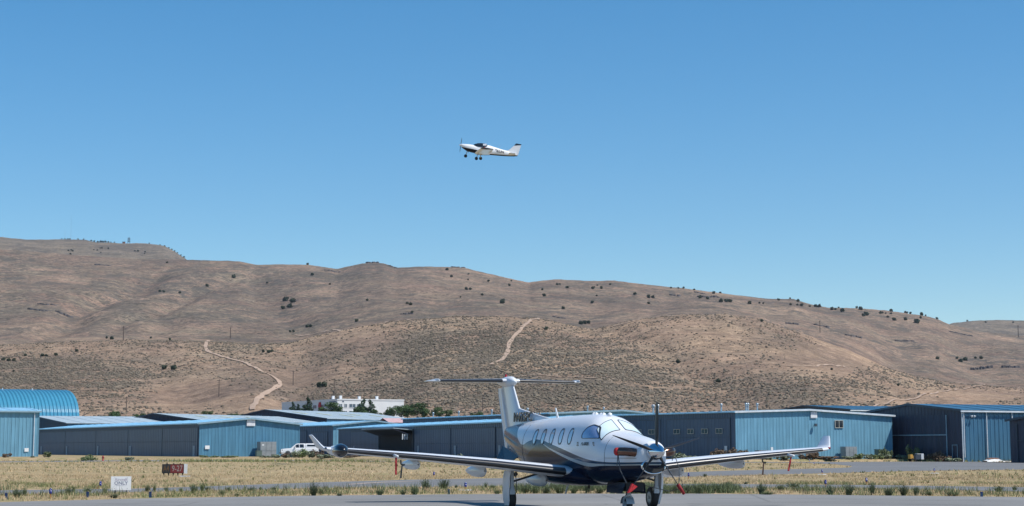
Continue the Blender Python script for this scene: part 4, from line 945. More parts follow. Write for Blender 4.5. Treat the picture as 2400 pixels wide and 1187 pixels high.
def left_door(h, y0, y1, zt, seam_z, mat='door_grey', pd=None, wins=(), proud=.045):
    """bifold door on the left wall (x=0): two leaves with a seam, posts, head beam"""
    x = -.075
    g = MB(); g.box(x-proud, x, y0-.12, y0, 0, zt+.12); g.box(x-proud, x, y1, y1+.12, 0, zt+.12); g.box(x-proud-.02, x-.002, y0-.12, y1+.12, zt+.02, zt+.17); g.build('door_frame', M['trim_mid'], h)
    for (za, zb_) in ((.05, seam_z-.04), (seam_z+.04, zt)):
        g = MB(); rib_wall(g, (x-.03, y1), (x-.03, y0), lambda t, z=zb_: z, za, 1.1, .035, (-1, 0)); g.poly([(x-.03, y0, zb_), (x-.03, y1, zb_), (x, y1, zb_), (x, y0, zb_)])
        leaf = g.build('door_leaf', M[mat], h)
    if pd is not None:
        g = MB(); g.box(x-.13, x-.066, pd, pd+1.05, .05, 2.15); p = g.build('personnel_door', M['pdoor'], h)
        g = MB(); g.box(x-.16, x-.131, pd+.1, pd+.16, 1.0, 1.12); g.build('handle', M['steel'], p)
    for (yc, zc, w_, h_) in wins:
        window(h, 'x', x-.07, yc, zc, w_, h_)
def window(h, ax, pos, c, z, w_, h_, frame='frame_tan', glass='glass_dark', panes=2, t=.07):
    fr = MB(); gl = []
    def B(g, a0, a1, z0, z1, d0, d1):
        if ax == 'x': g.box(pos-d1, pos-d0, a0, a1, z0, z1)
        else: g.box(a0, a1, pos-d1, pos-d0, z0, z1)
    B(fr, c-w_/2, c+w_/2, z+h_/2-t, z+h_/2, 0, .09); B(fr, c-w_/2, c+w_/2, z-h_/2, z-h_/2+t, 0, .11)
    for i in range(panes+1):
        a = c-w_/2+(w_-t)*i/panes; B(fr, a, a+t, z-h_/2+t, z+h_/2-t, 0, .088)
    o = fr.build('window', M[frame], h)
    for i in range(panes):
        a0 = c-w_/2+(w_-t)*i/panes+t; a1 = c-w_/2+(w_-t)*(i+1)/panes; g = MB(); B(g, a0, a1, z-h_/2+t, z+h_/2-t, .01, .035); g.build('pane', M[glass], o)
    return o
def roof_vent(h, x, y, z, hh=1.1, r=.16):
    g = MB(); g.tube((x, y, z), (x, y, z+hh), r*.75, r*.75, 10); o = g.build('roof_vent', M['steel'], h, True)
    g = MB(); g.revolve([(z+hh-.02, r*1.5), (z+hh+.06, r*1.5), (z+hh+.2, r*1.2), (z+hh+.26, 0)], (x, y, 0), 'z', 10); g.revolve([(z+hh-.25, r*1.2), (z+hh-.1, r*1.2)], (x, y, 0), 'z', 10); g.build('vent_cap', M['steel'], o, True)
AN = math.atan2(.443, .896)
# A: long row on the left, blue gable toward the camera
A_ = hangar('hangar', 'long low hangar row with blue gable behind the grey cabinets beside the pickup', at(466, 1073, 330), AN, 18.1, 122, 5.92, 5.85, 9.1, 6.80, 'y', 'sheet_blue_mid', 'sheet_grey', 'roof_blue', 'trim_blue', sp=.6)
for k, (a, b) in enumerate(((.7, 21.8), (22.2, 45.1), (45.5, 69.5), (69.9, 95.8), (96.2, 120))): left_door(A_, a, b, 5.15, 2.85, pd=(b-2.4 if k else .9+1.0))
B_ = hangar('hangar', 'hangar whose pale blue gable peeks over the long dark hangar behind the left wingtip', at(780, 1070, 400), AN, 17.5, 60, 6.40, 6.3, 9.2, 7.35, 'y', 'sheet_blue', 'sheet_grey', 'roof_blue', 'trim_blue', sp=.95)
left_door(B_, 3.0, 12.5, 5.0, 2.6); left_door(B_, 15.5, 33, 5.3, 2.7)
C_ = hangar('hangar', 'long dark hangar with pale blue roof strip and one open door behind the left wing', (1.85, 277, 0), math.atan2(.307, .95), 18, 120, 5.57, 5.5, 9, 6.35, 'y', 'sheet_blue', 'sheet_grey', 'roof_blue', 'trim_blue')
left_door(C_, 1.0, 13.0, 4.7, 2.5, pd=11.0); left_door(C_, 14.0, 37.2, 4.75, 2.5, pd=34.6); left_door(C_, 38.2, 60.2, 4.8, 2.5, pd=57.2); left_door(C_, 86.2, 108, 4.8, 2.5, pd=105)
g = MB(); y0, y1, zt = 61.3, 85.2, 4.75      # open bay: dark interior, tilted bifold canopy
g.quad((-.09, y0, 0), (-.09, y0, zt), (-.09, y1, zt), (-.09, y1, 0)); ob = g.build('open_doorway', M['interior'], C_)
g = MB(); g.box(-.22, -.10, y0-.25, y0, 0, zt+.3); g.box(-.22, -.10, y1, y1+.25, 0, zt+.3); g.box(-.22, -.10, y0, y1, zt, zt+.3); g.build('door_frame', M['trim_dark'], C_)
g = MB(); g.prism([(-.15, y0+.2, zt+.05), (-.15, y1-.2, zt+.05), (-3.6, y1-.2, zt+.35), (-3.6, y0+.2, zt+.35)], (0, 0, .14)); g.build('door_leaf', M['roof_grey'], C_)
g = MB(); g.prism([(-3.5, y0+.2, zt+.2), (-3.5, y1-.2, zt+.2), (-.5, y1-.2, zt-.75), (-.5, y0+.2, zt-.75)], (0, 0, .1)); g.build('door_leaf', M['door_dark'], C_)
for q in range(3):
    g = MB(); g.box(-1.2-.4*q, -1.0-.4*q, y0+.3, y0+.36, 3.2, 4.2); g.build('door_brace', M['trim_white'], C_)
H_ = hangar('hangar', 'tall hangar with sunlit ribbed gable showing just above the cockpit roof', at(1289, 1072, 370), math.atan2(.403, .915), 24, 80, 8.3, 8.25, 15.5, 8.95, 'y', 'sheet_blue', 'sheet_grey', 'roof_blue', 'trim_blue')
for x, y in ((9.5, 3), (17.5, 12)): roof_vent(H_, x, y, 8.6)
for y in (13, 31, 49, 64): roof_vent(H_, 1.2, y, 8.3)
D_ = hangar('hangar', 'large hangar right of the propeller with light blue gable, one window and roof pipes', at(1725, 1076, 310), AN, 31, 47, 7.48, 7.09, 14.1, 7.92, 'y', 'sheet_blue', 'sheet_grey', 'roof_blue', 'trim_white', sp=.62)
wz = 4.5
left_door(D_, 1.5, 21.2, 6.45, 3.5, 'door_grey', wins=[(y, wz, 2.0, .82) for y in (4.6, 9.0, 13.4, 17.8)])
left_door(D_, 23.4, 43.5, 6.4, 3.5, 'door_grey', wins=[(y, wz, 2.0, .82) for y in (26.2, 30.6, 35.0, 39.4)])
g = MB(); g.box(-.23, -.205, 2.2, 3.0, 1.2, 2.1); g.build('notice', M['trim_white'], D_)
window(D_, 'y', -.08, 20.1, 5.66, 1.65, 1.25, 'frame_tan')
for x in (1.2, 6.0): roof_vent(D_, x, 6, 7.4+x*.03, 1.3)
roof_vent(D_, 9.0, 10, 7.7, 1.3); roof_vent(D_, 13.5, 14, 7.8, 1.3); roof_vent(D_, 1.0, 26, 7.5, 1.5, .22); roof_vent(D_, 1.0, 27.5, 7.5, 1.5, .22)
E_ = hangar('hangar', 'dark hangar with deep blue roof rising behind the light blue gable', (66.7, 380, 0), AN, 60, 32, 9.2, 9.0, 16, 10.26, 'x', 'sheet_teal', 'sheet_dark', 'roof_deep', 'trim_dark')
g = MB(); g.box(-.6, 60, -.5, -.352, 8.95, 9.15); g.build('gutter', M['trim_white'], E_)
F_ = hangar('hangar', 'big hangar with nearly black gable, deep blue side wall and white downpipes at far right', at(2258, 1082, 253), AN, 60, 21.4, 6.66, 6.6, 10.8, 7.60, 'x', 'sheet_teal', 'sheet_dark', 'roof_deep', 'trim_dark', sp=.7)
g = MB(); g.box(-.5, 60, -.5, -.352, 6.42, 6.62); g.build('gutter', M['trim_white'], F_)
for x in (.12, 3.9, 8.2, 12.5):
    g = MB(); g.tube((x, -.2, 6.5), (x, -.2, .55), .075, .075, 8); g.build('downpipe', M['trim_white'], F_)
g = MB(); g.box(-.12, -.01, -.14, -.02, 0, 6.4); g.build('corner_trim', M['trim_white'], F_)
x = -.12
for (za, zb_) in ((.05, 3.42), (3.55, 6.1)):
    g = MB(); rib_wall(g, (x, 19.0), (x, 3.1), lambda t, z=zb_: z, za, 1.2, .04, (-1, 0)); g.build('door_leaf', M['door_dark'], F_)
g = MB(); g.box(x-.16, x-.05, 3.0, 19.1, 3.42, 3.55); g.box(x-.16, x-.05, 2.88, 3.0, 0, 6.1); g.box(x-.16, x-.05, 19.1, 19.2, 0, 6.1); g.build('door_frame', M['trim_blue'], F_)
g = MB(); g.box(x-.1, x-.02, .9, .95, 0, 2.2); g.box(x-.1, x-.02, 1.9, 1.95, 0, 2.2); g.box(x-.1, x-.02, .95, 1.9, 2.12, 2.2); g.build('personnel_door', M['trim_blue'], F_)
fl_ = MB(); fl_.tube((1.2, -.1, 5.9), (1.2, -.5, 5.95), .04, .04, 6); fl_.tube((1.2, -.5, 5.95), (1.2, -.62, 5.8), .1, .16, 8); fl_.tube((1.5, -.1, 5.9), (1.6, -.5, 5.95), .04, .04, 6); fl_.tube((1.6, -.5, 5.95), (1.65, -.62, 5.8), .1, .16, 8); fl_.build('wall_light', M['trim_white'], F_)
G_ = hangar('hangar', 'dark hangar cut off by the right edge of the photo', Vector((61.7, 240, 0))-Vector((-.443, .896, 0))*14, AN, 30, 14, 5.25, 5.15, 6.5, 5.95, 'x', 'sheet_teal', 'sheet_dark', 'roof_deep', 'trim_dark')
g = MB(); g.box(-.2, -.09, 1, 12.6, 2.62, 2.7); g.box(-.2, -.09, 12.5, 12.6, 0, 4.7); g.build('door_frame', M['trim_dark'], G_)
g = MB(); g.box(-.15, -.085, 10.2, 11.1, 0, 2.2); g.build('personnel_door', M['interior'], G_)
# M: left edge, tall blue side wall; L: arched roof behind; K, J, I: halls behind
M_ = hangar('hangar', 'tall ribbed light blue hangar with downpipe and white notice at the left edge', at(88, 1074, 330)-Vector((.896, .443, 0))*30, AN, 30, 18, 8.0, 7.9, 9, 8.6, 'x', 'sheet_blue', 'sheet_grey', 'roof_blue', 'trim_blue', sp=.62)
g = MB(); g.box(-.3, 30.35, -.5, -.352, 7.75, 8.02); g.build('gutter', M['trim_blue'], M_)
g = MB(); g.tube((29.2, -.2, 7.7), (29.2, -.2, .3), .07, .07, 8); g.build('downpipe', M['trim_white'], M_)
g = MB(); g.box(27.7, 28.4, -.16, -.12, 1.15, 1.75); g.build('notice', M['white'], M_)
g = MB(); g.box(30.0, 30.06, -.1, .02, 0, 7.9); g.build('corner_trim', M['sheet_blue'], M_)
K_ = hangar('hangar', 'hangar with pale weathered roof right of the bright blue arched roof', at(156, 1066, 470), AN, 26, 64, 7.65, 7.6, 36, 9.9, 'x', 'sheet_teal', 'sheet_dark', 'roof_grey', 'trim_dark')
J_ = hangar('hangar', 'dark gabled hall with small pale windows left of the blue gable', at(466, 1062, 500), math.atan2(.43, .9)-0, 55, 1, 8.8, 8.8, .5, 8.9, 'y') if False else None
def hall(label, near, gdir, W_, e, rz_, rp, L_, wins, sky=()):
    """gable wall runs left from the near right corner; length goes back and right"""
    gx = Vector((gdir[0], gdir[1], 0)).normalized(); lx = Vector((-gx.y, gx.x, 0)); lx = -lx if lx.y < 0 else lx
    o = near+gx*W_; ang = math.atan2(-gx.y, -gx.x)
    h = empty('hangar', (o.x, o.y, 0), ang, label, 'hangar', 'dark halls with pale weathered roofs')
    rpL = W_-rp
    def gt(x): return e+(rz_-e)*x/rpL if x < rpL else rz_+(e-rz_)*(x-rpL)/rp
    g = MB(); rib_wall(g, (0, 0), (W_, 0), gt, 0, 1.0, .06, (0, -1)); g.build('gable_wall', M['sheet_dark'], h)
    for xa, out in ((0, (-1, 0)), (W_, (1, 0))):
        g = MB(); rib_wall(g, (xa, 0) if xa else (xa, L_), (xa, L_) if xa else (xa, 0), lambda t: e, 0, 1.2, .06, out); g.build('side_wall', M['sheet_teal'], h)
    g = MB(); g.poly([(W_, L_, 0), (0, L_, 0), (0, L_, e), (rpL, L_, rz_), (W_, L_, e)]); g.build('back_wall', M['sheet_dark'], h)
    for xa, xb in ((-.4, rpL), (W_+.4, rpL)):
        g = MB(); g.prism([(xa, -.5, e-.0), (xb, -.5, rz_+.05), (xb, L_+.3, rz_+.05), (xa, L_+.3, e)], (0, 0, .12))
        for i in range(int(L_/5)): g.prism([(xa, i*5, e+.122), (xb, i*5, rz_+.172), (xb, i*5+.12, rz_+.172), (xa, i*5+.12, e+.122)], (0, 0, .05))
        ro = g.build('roof', M['roof_grey'], h)
        if xa > 0:
            for (a, t) in sky:
                x0 = xb+(xa-xb)*t; z0 = rz_+.18+(e-rz_)*t; x1 = xb+(xa-xb)*(t+.22); z1 = rz_+.18+(e-rz_)*(t+.22)
                g = MB(); g.prism([(x0, a, z0), (x1, a, z1), (x1, a+1.6, z1), (x0, a+1.6, z0)], (0, 0, .06)); g.build('skylight', M['skylight'], ro)
    for xa, xb in ((-.4, rpL), (W_+.4, rpL)):
        g = MB(); g.prism([(xa, -.56, e+.15), (xb, -.56, rz_+.19), (xb, -.56, rz_-.15), (xa, -.56, e-.2)], (0, .055, 0)); g.build('rake_trim', M['trim_dark'], h)
    for (x, z, w_, hh, pn) in wins: window(h, 'y', -.08, x, z, w_, hh, 'trim_blue', 'glass_blue', pn)
    return h
J_ = hall('dark gabled hall with several small pale windows left of the sunlit blue gable', at(466, 1060, 500), (-.9, .43), 24, 8.8, 10.6, 14.4, 60, [(11.5, 7.6, 3.2, 2.0, 2), (2.6, 7.0, 2.0, 1.6, 1), (5.0, 7.0, 2.0, 1.6, 1), (18, 7.2, 1.8, 1.5, 1)], [(12, .3), (24, .3), (36, .3)])
I_ = hall('dark gabled hall with a single small window rising behind the blue gable and white pickup', at(765, 1060, 560), (-.9, .43), 35, 10.1, 12.8, 21, 60, [(11.8, 10.6, 2.0, 1.5, 1)], [(6, .25), (16, .35), (26, .45), (36, .3), (46, .4)])
for p in ((8, 20), (14, 30), (30, 10)):
    pass
# arched roof hall
L_ = empty('arched_hall', at(183, 1066, 520)-Vector((.896, .443, 0))*70, AN, 'hall with bright blue ribbed barrel roof at the left edge', 'hangar', 'blue metal hangars')
g = MB(); rows = []
nr = 70
for i in range(nr*4+1):
    t = i % 4; x = i/4*70/nr; dz = 0 if t in (0, 3) else .22
    row = []
    for k in range(29):
        a = math.pi*k/28; rx, rz2 = 15+dz, 8.0+dz
        row.append((x, 15-rx*math.cos(a), 9.4+rz2*math.sin(a)))
    row = [(x, -dz, 0)]+row+[(x, 30+dz, 0)]
    rows.append(row)
g.grid(rows, flip=True); g.build('barrel_roof', M['arch_blue'], L_)
for xx in (0, 70):
    g = MB(); g.poly([(xx, 0, 0)]+[(xx, 15-15*math.cos(math.pi*k/28), 9.4+8*math.sin(math.pi*k/28)) for k in range(29)]+[(xx, 30, 0)]); g.build('end_wall', M['sheet_blue'], L_)
for x in (10, 22, 35, 47, 52, 60):
    g = MB(); g.tube((x, 13, 17.3), (x, 13, 17.9), .12, .12, 6); g.build('roof_vent', M['trim_white'], L_)
# pink roofed shed
sh = empty('shed', at(912, 1062, 520), AN, 'low shed with faded pink roof behind the long dark hangar', 'shed')
zs = 8.6
g = MB(); g.box(0, 9, 0, 8, 0, zs-.6); g.build('wall', M['sheet_dark'], sh); g = MB(); g.prism([(-.3, -.3, zs-.6), (9.3, -.3, zs-.6), (9.3, 4, zs+.6), (-.3, 4, zs+.6)], (0, 0, .12)); g.prism([(-.3, 8.3, zs-.6), (9.3, 8.3, zs-.6), (9.3, 4.02, zs+.6), (-.3, 4.02, zs+.6)], (0, 0, .12)); g.build('roof', M['pinkroof'], sh)
# office block on the rise
zo = 9.0
of = empty('office_building', (at(790, 1000, 700).x, 700, zo-3), math.atan2(.43, .9), 'white two-storey office block with ribbon windows on the rise below the hill', 'building')
top = (1050-940)/F*700+CH-(zo-3)
g = MB(); g.box(0, 26, 0, 62, 0, top); g.build('wall', M['office'], of)
g = MB(); g.box(-.15, 26.15, -.15, 62.15, top+.003, top+.45); g.build('parapet', M['office'], of)
f2, f1 = top-2.0, top-4.5
for (xa, xb, zc) in ((.6, 1.9, f2), (2.6, 3.8, f2), (4.5, 7.1, f2), (7.5, 10.3, f2), (2.6, 3.8, f1), (4.5, 7.1, f1), (7.5, 10.3, f1)):
    window(of, 'y', -.02, (xa+xb)/2, zc, xb-xa, 1.45, 'white_old', 'glass_blue', 2 if xb-xa < 3 else 3, .12)
for (ya, yb, zc) in ((14, 20, f2), (8, 11, f2), (22, 26, f2), (28, 32, f2)): window(of, 'x', -.02, (ya+yb)/2, zc, yb-ya, 1.45, 'white_old', 'glass_blue', 3, .12)
g = MB(); g.prism([(-.35, 17.0, top-2.9), (-.35, 19.2, top-2.9), (-.35, 19.6, top-1.6), (-.35, 18.8, top-.4), (-.35, 17.4, top-.4), (-.35, 16.8, top-1.6)], (.3, 0, 0)); g.build('red_sign', M['red'], of)
g = MB()
for q in range(16): g.box(-.10, -.02, 1.5+q*.45, 1.75+q*.45, top-.75, top-.4)
g.build('fascia_lettering', M['post_blue'], of)
g = MB(); g.box(1.9, 2.5, -.1, -.02, top-.7, top-.25); g.build('emblem', M['glass_blue'], of)
for x, y in ((1, 8), (2, 3), (12, 10), (17, 5)): 
    g = MB(); g.box(x, x+.9, y, y+.9, top+.45, top+1.7); g.build('roof_unit', M['white_old'], of)

KD = .813; D_.location = (D_.location.x*KD, D_.location.y*KD, CH*(1-KD)); D_.scale = (KD, KD, KD)
# ------------------------------------------------------------------ things at the hangars
def boxthing(name, label, cat, o, ang, parts, group=None):
    t = empty(name, (o[0], o[1], gz(o[0], o[1]) if 200 < o[1] < 400 else o[2]), ang, label, cat, group)
    for nm, bs, mt in parts:
        g = MB()
        for b in bs: g.box(*b)
        g.build(nm, M[mt], t)
    return t
ga = lambda x, y, z=0: A_.matrix_basis @ Vector((x, y, z))
gd = lambda x, y, z=0: D_.matrix_basis @ Vector((x, y, z))
def near_d(t): t.scale = (KD, KD, KD); return t
boxthing('equipment_cabinet', 'tall grey steel cabinets against the blue gable beside the white pickup', 'cabinet', ga(10.1, -2.4), AN,
    [('body', [(0, 2.9, 0, 1.8, 0, 2.5)], 'cabinet'), ('door', [(.03, 1.0, -.04, -.003, 1.0, 2.42)], 'cabinet'), ('door', [(1.06, 1.95, -.04, -.003, 1.0, 2.42)], 'cabinet'), ('door', [(2.0, 2.87, -.04, -.003, 1.0, 2.42)], 'cabinet'),
     ('door', [(.03, 1.0, -.04, -.003, .08, .94)], 'cabinet'), ('door', [(1.06, 1.95, -.04, -.003, .08, .94)], 'cabinet'), ('door', [(2.0, 2.87, -.04, -.003, .08, .94)], 'cabinet'), ('notice', [(.3, .65, -.06, -.042, 1.85, 2.05)], 'white')])
boxthing('transformer_box', 'small green utility box left of the tall grey cabinets', 'utility box', ga(9.2, -3.2), AN, [('body', [(0, .95, 0, .8, 0, .95)], 'cab_green'), ('lid', [(-.03, .98, -.03, .83, .953, 1.02)], 'cab_green')])
def gable_sign(h, label, x, z, w_, hh, rows):
    t = empty('gable_sign', h.matrix_basis @ Vector((x, -.15, z)), AN, label, 'sign')
    g = MB(); g.box(-w_/2, w_/2, -.05, 0, -hh/2, hh/2); g.build('board', M['white'], t)
    g = MB(); r2 = random.Random(4)
    for k, (n, bold) in enumerate(rows):
        zc = hh/2-(k+.55)*hh/len(rows); s = w_*.86/n
        for q in range(n):
            if r2.random() < .1: continue
            a = -w_*.43+q*s; g.box(a, a+s*.55, -.058, -.0505, zc-hh*bold, zc+hh*bold)
    g.build('lettering', M['ink_soft'], t); return t
gable_sign(A_, 'white lettered board under the peak of the blue gable left of the pickup', 9.1, 6.08, 1.5, 1.12, ((9, .06), (6, .09), (7, .07)))
near_d(gable_sign(D_, 'white lettered board under the peak of the light blue gable right of the propeller', 15.1, 7.12, 1.25, 1.0, ((7, .08), (8, .05), (9, .06))))
boxthing('notice_board', 'small white notice near the left corner of the blue gable', 'sign', ga(1.0, -.2, .0), AN, [('board', [(0, .8, 0, .04, 1.25, 1.85)], 'white'), ])
fl2 = empty('wall_lamp', gd(15.2, -.1, 5.6), AN, 'small dark floodlight under the lettered board on the light blue gable', 'lamp')
g = MB(); g.tube((0, 0, 0), (0, -.35, .05), .05); g.box(-.25, .15, -.6, -.3, -.35, .1); g.build('lamp_head', M['trim_dark'], fl2); near_d(fl2)
near_d(boxthing('equipment_cabinet', 'pale grey cabinet against the light blue gable right of the wingtip', 'cabinet', gd(19.9, -2.0), AN, [('body', [(0, 2.3, 0, 1.4, 0, 2.0)], 'cabinet'), ('door', [(.05, .75, -.04, -.003, .1, 1.9)], 'cabinet'), ('door', [(.8, 1.5, -.04, -.003, .1, 1.9)], 'cabinet'), ('door', [(1.55, 2.25, -.04, -.003, .1, 1.9)], 'cabinet'), ('side_panel', [(2.303, 2.36, .1, 1.3, .2, 1.8)], 'white')]))
near_d(boxthing('transformer_box', 'grey-green utility box among shrubs near the right corner of the light blue gable', 'utility box', gd(26.0, -2.8), AN, [('body', [(0, 1.6, 0, 1.2, 0, 1.5)], 'cab_green'), ('lid', [(-.04, 1.64, -.04, 1.24, 1.503, 1.58)], 'cab_green')]))
near_d(boxthing('air_handler', 'low brown metal unit with dark grille against the light blue gable', 'utility box', gd(2.7, -2.6), AN, [('body', [(0, 2.2, 0, 1.2, .15, 1.35)], 'brown'), ('grille', [(1.0, 1.7, -.04, -.003, .3, 1.0)], 'black'), ('frame', [(.9, 1.0, -.05, -.003, .15, 1.33), (1.7, 1.8, -.05, -.003, .15, 1.33), (.0, 2.2, -.02, 1.22, 1.352, 1.42)], 'steel'), ('skid', [(0, 2.2, 0, .15, 0, .15), (0, 2.2, 1.0, 1.15, 0, .15)], 'black')]))
near_d(boxthing('notice_board', 'narrow white post sign right of the brown unit on the light blue gable', 'sign', gd(6.3, -.6), AN, [('board', [(0, .42, 0, .04, 1.0, 1.9)], 'white'), ('post', [(.15, .25, .045, .1, 0, 1.8)], 'steel')]))
# wrapped white heap and debris at the far right hangar
wp = at(2308, 1081, 249); hp = empty('wrapped_load', wp, AN, 'low heap wrapped in white sheet with brown boards on top beside the deep blue wall', 'pile'); hp.location.z = 0
g = MB(); rows = []
for i in range(13):
    x = i/12*2.9; hgt = .42*math.sin(math.pi*min(1, (i+.6)/12.6))**.6+.03*rnd.random(); rows.append([(x, .55*math.cos(math.pi*k/8)+.03*rnd.uniform(-1, 1), hgt*math.sin(math.pi*k/8)+.02*rnd.random()) for k in range(9)])
g.grid(rows); g.build('sheet', M['white_old'], hp, True)
for q in range(3): g = MB(); g.prism([(.5+q*.5, -.3, .36), (1.3+q*.4, -.35, .42), (1.2+q*.4, .3, .47), (.4+q*.5, .25, .4)], (0, 0, .06)); g.build('board', M['brown'], hp)
boxthing('pallet', 'flat white slabs lying at the foot of the deep blue wall', 'pallet', (at(2345, 1081, 250).x, 250, 0), AN, [('slab', [(0, 1.3, 0, .6, 0, .12)], 'white_old'), ('slab', [(1.5, 2.1, 0, .5, 0, .1)], 'white_old')])
# yellow digger half hidden in shrubs
dg = empty('small_digger', (at(2140, 1078, 256).x, 256, 0), R(20), 'small yellow digger half hidden by shrubs before the dark gable', 'digger'); dg.scale = (.62, .62, .62)
M['digger'] = paint('machine_yellow', (.55, .33, .08), .5)
g = MB(); g.box(-.9, .6, -.5, .5, .6, 1.2); g.box(-.9, -.3, -.45, .45, 1.203, 1.5); g.build('body', M['digger'], dg)
g = MB(); g.path([(.5, 0, 1.0), (1.4, 0, 1.6), (2.0, 0, 1.1)], .09, 8); g.build('boom', M['digger'], dg); g = MB(); g.prism([(1.9, -.25, 1.15), (2.3, -.25, 1.0), (2.15, -.25, .6), (1.85, -.25, .8)], (0, .5, 0)); g.build('bucket', M['white_old'], dg)
for y in (-.55, .55): g = MB(); g.tube((-.5, y-.1, .35), (-.5, y+.1, .35), .35, .35, 14); g.build('wheel', M['black'], dg); g = MB(); g.tube((.4, y-.1, .35), (.4, y+.1, .35), .35, .35, 14); g.build('wheel', M['black'], dg)
boxthing('utility_trailer', 'white box trailer end showing above shrubs before the dark gable', 'trailer', (at(2150, 1078, 253).x, 253, 0), R(10), [('top_panel', [(0, .9, 0, .8, .98, 1.05)], 'white_old'), ('side_panel', [(.55, .9, -.02, .8, .3, .977)], 'white_old'), ('bed', [(-.2, .54, 0, .78, .3, .9)], 'trim_dark')])
# ---- pickup with canopy shell
tk = empty('pickup_truck', (at(653, 1068, 318).x, 320.5, PAD), R(10), 'white crew-cab pickup with canopy shell parked behind sagebrush by the blue gable', 'pickup truck')
def hull(name, sec, mat, parent, w=1.0):
    """sec: list of (x, [(z, halfwidth)...]) lofted along x"""
    g = MB(); rows = []
    for x, prof in sec:
        rows.append([(x, -hw*w, z) for z, hw in prof]+[(x, hw*w, z) for z, hw in prof[::-1]])
    g.grid(rows, True); g.poly(rows[0][::-1]); g.poly(rows[-1]); return g.build(name, mat, parent)
def pr(zb, zs, zt): return [(zb, .93), (zb+.25, 1.0), (zs, .98), (zt, .93)]
M['truck'] = paint('truck_white', (.80, .81, .83), .3, coat=.6, var=.02)
body = hull('body', [(0, pr(.55, .9, 1.02)), (.12, pr(.42, 1.0, 1.14)), (.6, pr(.42, 1.08, 1.20)), (1.5, pr(.42, 1.14, 1.26)), (1.9, pr(.42, 1.18, 1.30)), (3.9, pr(.42, 1.2, 1.32)), (6.1, pr(.45, 1.22, 1.34)), (6.2, pr(.5, 1.1, 1.3))], M['truck'], tk)
hull('cab', [(1.75, [(1.30, .90), (1.32, .89), (1.34, .88)]), (2.5, [(1.30, .92), (1.7, .85), (1.92, .76)]), (2.8, [(1.30, .92), (1.75, .84), (1.97, .74)]), (3.9, [(1.32, .92), (1.75, .84), (1.98, .74)]), (4.05, [(1.33, .92), (1.72, .84), (1.94, .74)])], M['truck'], tk)
hull('canopy_shell', [(4.08, [(1.33, .94), (1.75, .88), (1.98, .76)]), (5.4, [(1.34, .94), (1.75, .88), (1.98, .76)]), (5.9, [(1.34, .94), (1.7, .86), (1.88, .74)]), (6.15, [(1.34, .93), (1.45, .88), (1.5, .8)])], M['truck'], tk)
for s in (-1, 1):
    tk.scale = (1.0, 1.0, 1.1)
    for nm, pts in (('side_glass', [(2.12, 1.38), (2.55, 1.82), (2.98, 1.86), (2.98, 1.38)]), ('side_glass', [(3.1, 1.38), (3.1, 1.86), (3.72, 1.86), (3.8, 1.38)]), ('shell_glass', [(4.3, 1.55), (4.3, 1.82), (5.75, 1.80), (5.85, 1.55)])):
        g = MB(); q = [(x, s*((.925 if nm == 'side_glass' else .955)-.1*(z-1.3)/.5+.02), z) for x, z in pts]; g.prism(q, (0, s*.01, 0)); g.build(nm, M['glass_dark'], tk)
    for x in (1.15, 4.95):
        wl_ = MB(); wl_.revolve([(s*.98-.12, .0), (s*.98-.12, .36), (s*.98-.06, .39), (s*.98+.06, .39), (s*.98+.09, .3), (s*.98+.06, 0)], (x, 0, .39), 'y', 18); t_ = wl_.build('wheel', M['black'], tk, True)
        g = MB(); g.tube((x, s*.98+.08*s, .39), (x, s*.98+.1*s, .39), .22, .2, 14); g.build('rim', M['steel'], t_)
        g = MB(); rr_ = []
        for k in range(9):
            a = math.pi*k/8; rr_.append([(x+.50*math.cos(a), s*1.0, .40+.50*math.sin(a)), (x+.50*math.cos(a), s*1.03, .40+.50*math.sin(a)), (x+.42*math.cos(a), s*1.03, .40+.42*math.sin(a))])
        g.grid(rr_); g.build('wheel_arch', M['black'], tk)
    g = MB(); g.box(2.25, 2.45, s*.98, s*1.22, 1.32, 1.52); g.build('mirror', M['truck'], tk)
    g = MB(); g.prism([(-.02, s*.62, .86), (.02, s*.95, .84), (.28, s*1.005, .92), (.25, s*1.005, 1.10), (-.01, s*.62, 1.06)], (.02, 0, 0)); g.build('headlight', M['glass_blue'], tk)
g = MB(); g.box(-.03, .0, -.6, .6, .72, 1.04); g.build('grille', M['black'], tk); g = MB(); g.box(-.12, .1, -.95, .95, .45, .68); g.build('bumper', M['strut_dark'], tk)
g = MB(); g.prism([(1.85, -.80, 1.34), (1.85, .80, 1.34), (2.47, .72, 1.88), (2.47, -.72, 1.88)], (-.02, 0, .015)); g.build('windscreen', M['glass_blue'], tk)
# ------------------------------------------------------------------ signs, lights, posts
sg = empty('field_sign', gnd(283, 1157), R(14), 'white board sign reading Aircraft ONLY on two short posts', 'sign')
sg.location.z = 0; sc_ = F/sg.location.y; bw = 46/sc_; b0 = (1157-1149.5)/sc_; b1 = (1157-1118)/sc_
g = MB(); g.box(-bw/2, bw/2, -.02, .02, b0, b1); g.build('board', M['white'], sg)
for x in (-.28, .28): g = MB(); g.box(x*bw-.02, x*bw+.02, .022, .06, 0, b1-.05); g.build('post', M['black'], sg)
for x in (-.31, .31):
    for z in (b0+.07, b1-.06): g = MB(); g.tube((x*bw, -.02, z), (x*bw, -.03, z), .011, .011, 6); g.build('bolt', M['black'], sg)
up3 = Vector((0, 0, 1)); fx = Vector((1, 0, 0)); fn_ = Vector((0, -1, 0))
text_mesh('Aircraft', 'lettering', M['ink_soft'], sg, frame(Vector((0, -.022, b1-.13)), fx, up3, fn_), .17, xs=.95, bold=.003, ext=.002)
text_mesh('ONLY', 'lettering', M['ink'], sg, frame(Vector((0, -.022, b1-.27)), fx, up3, fn_), .18, xs=1.1, bold=.003, ext=.002)
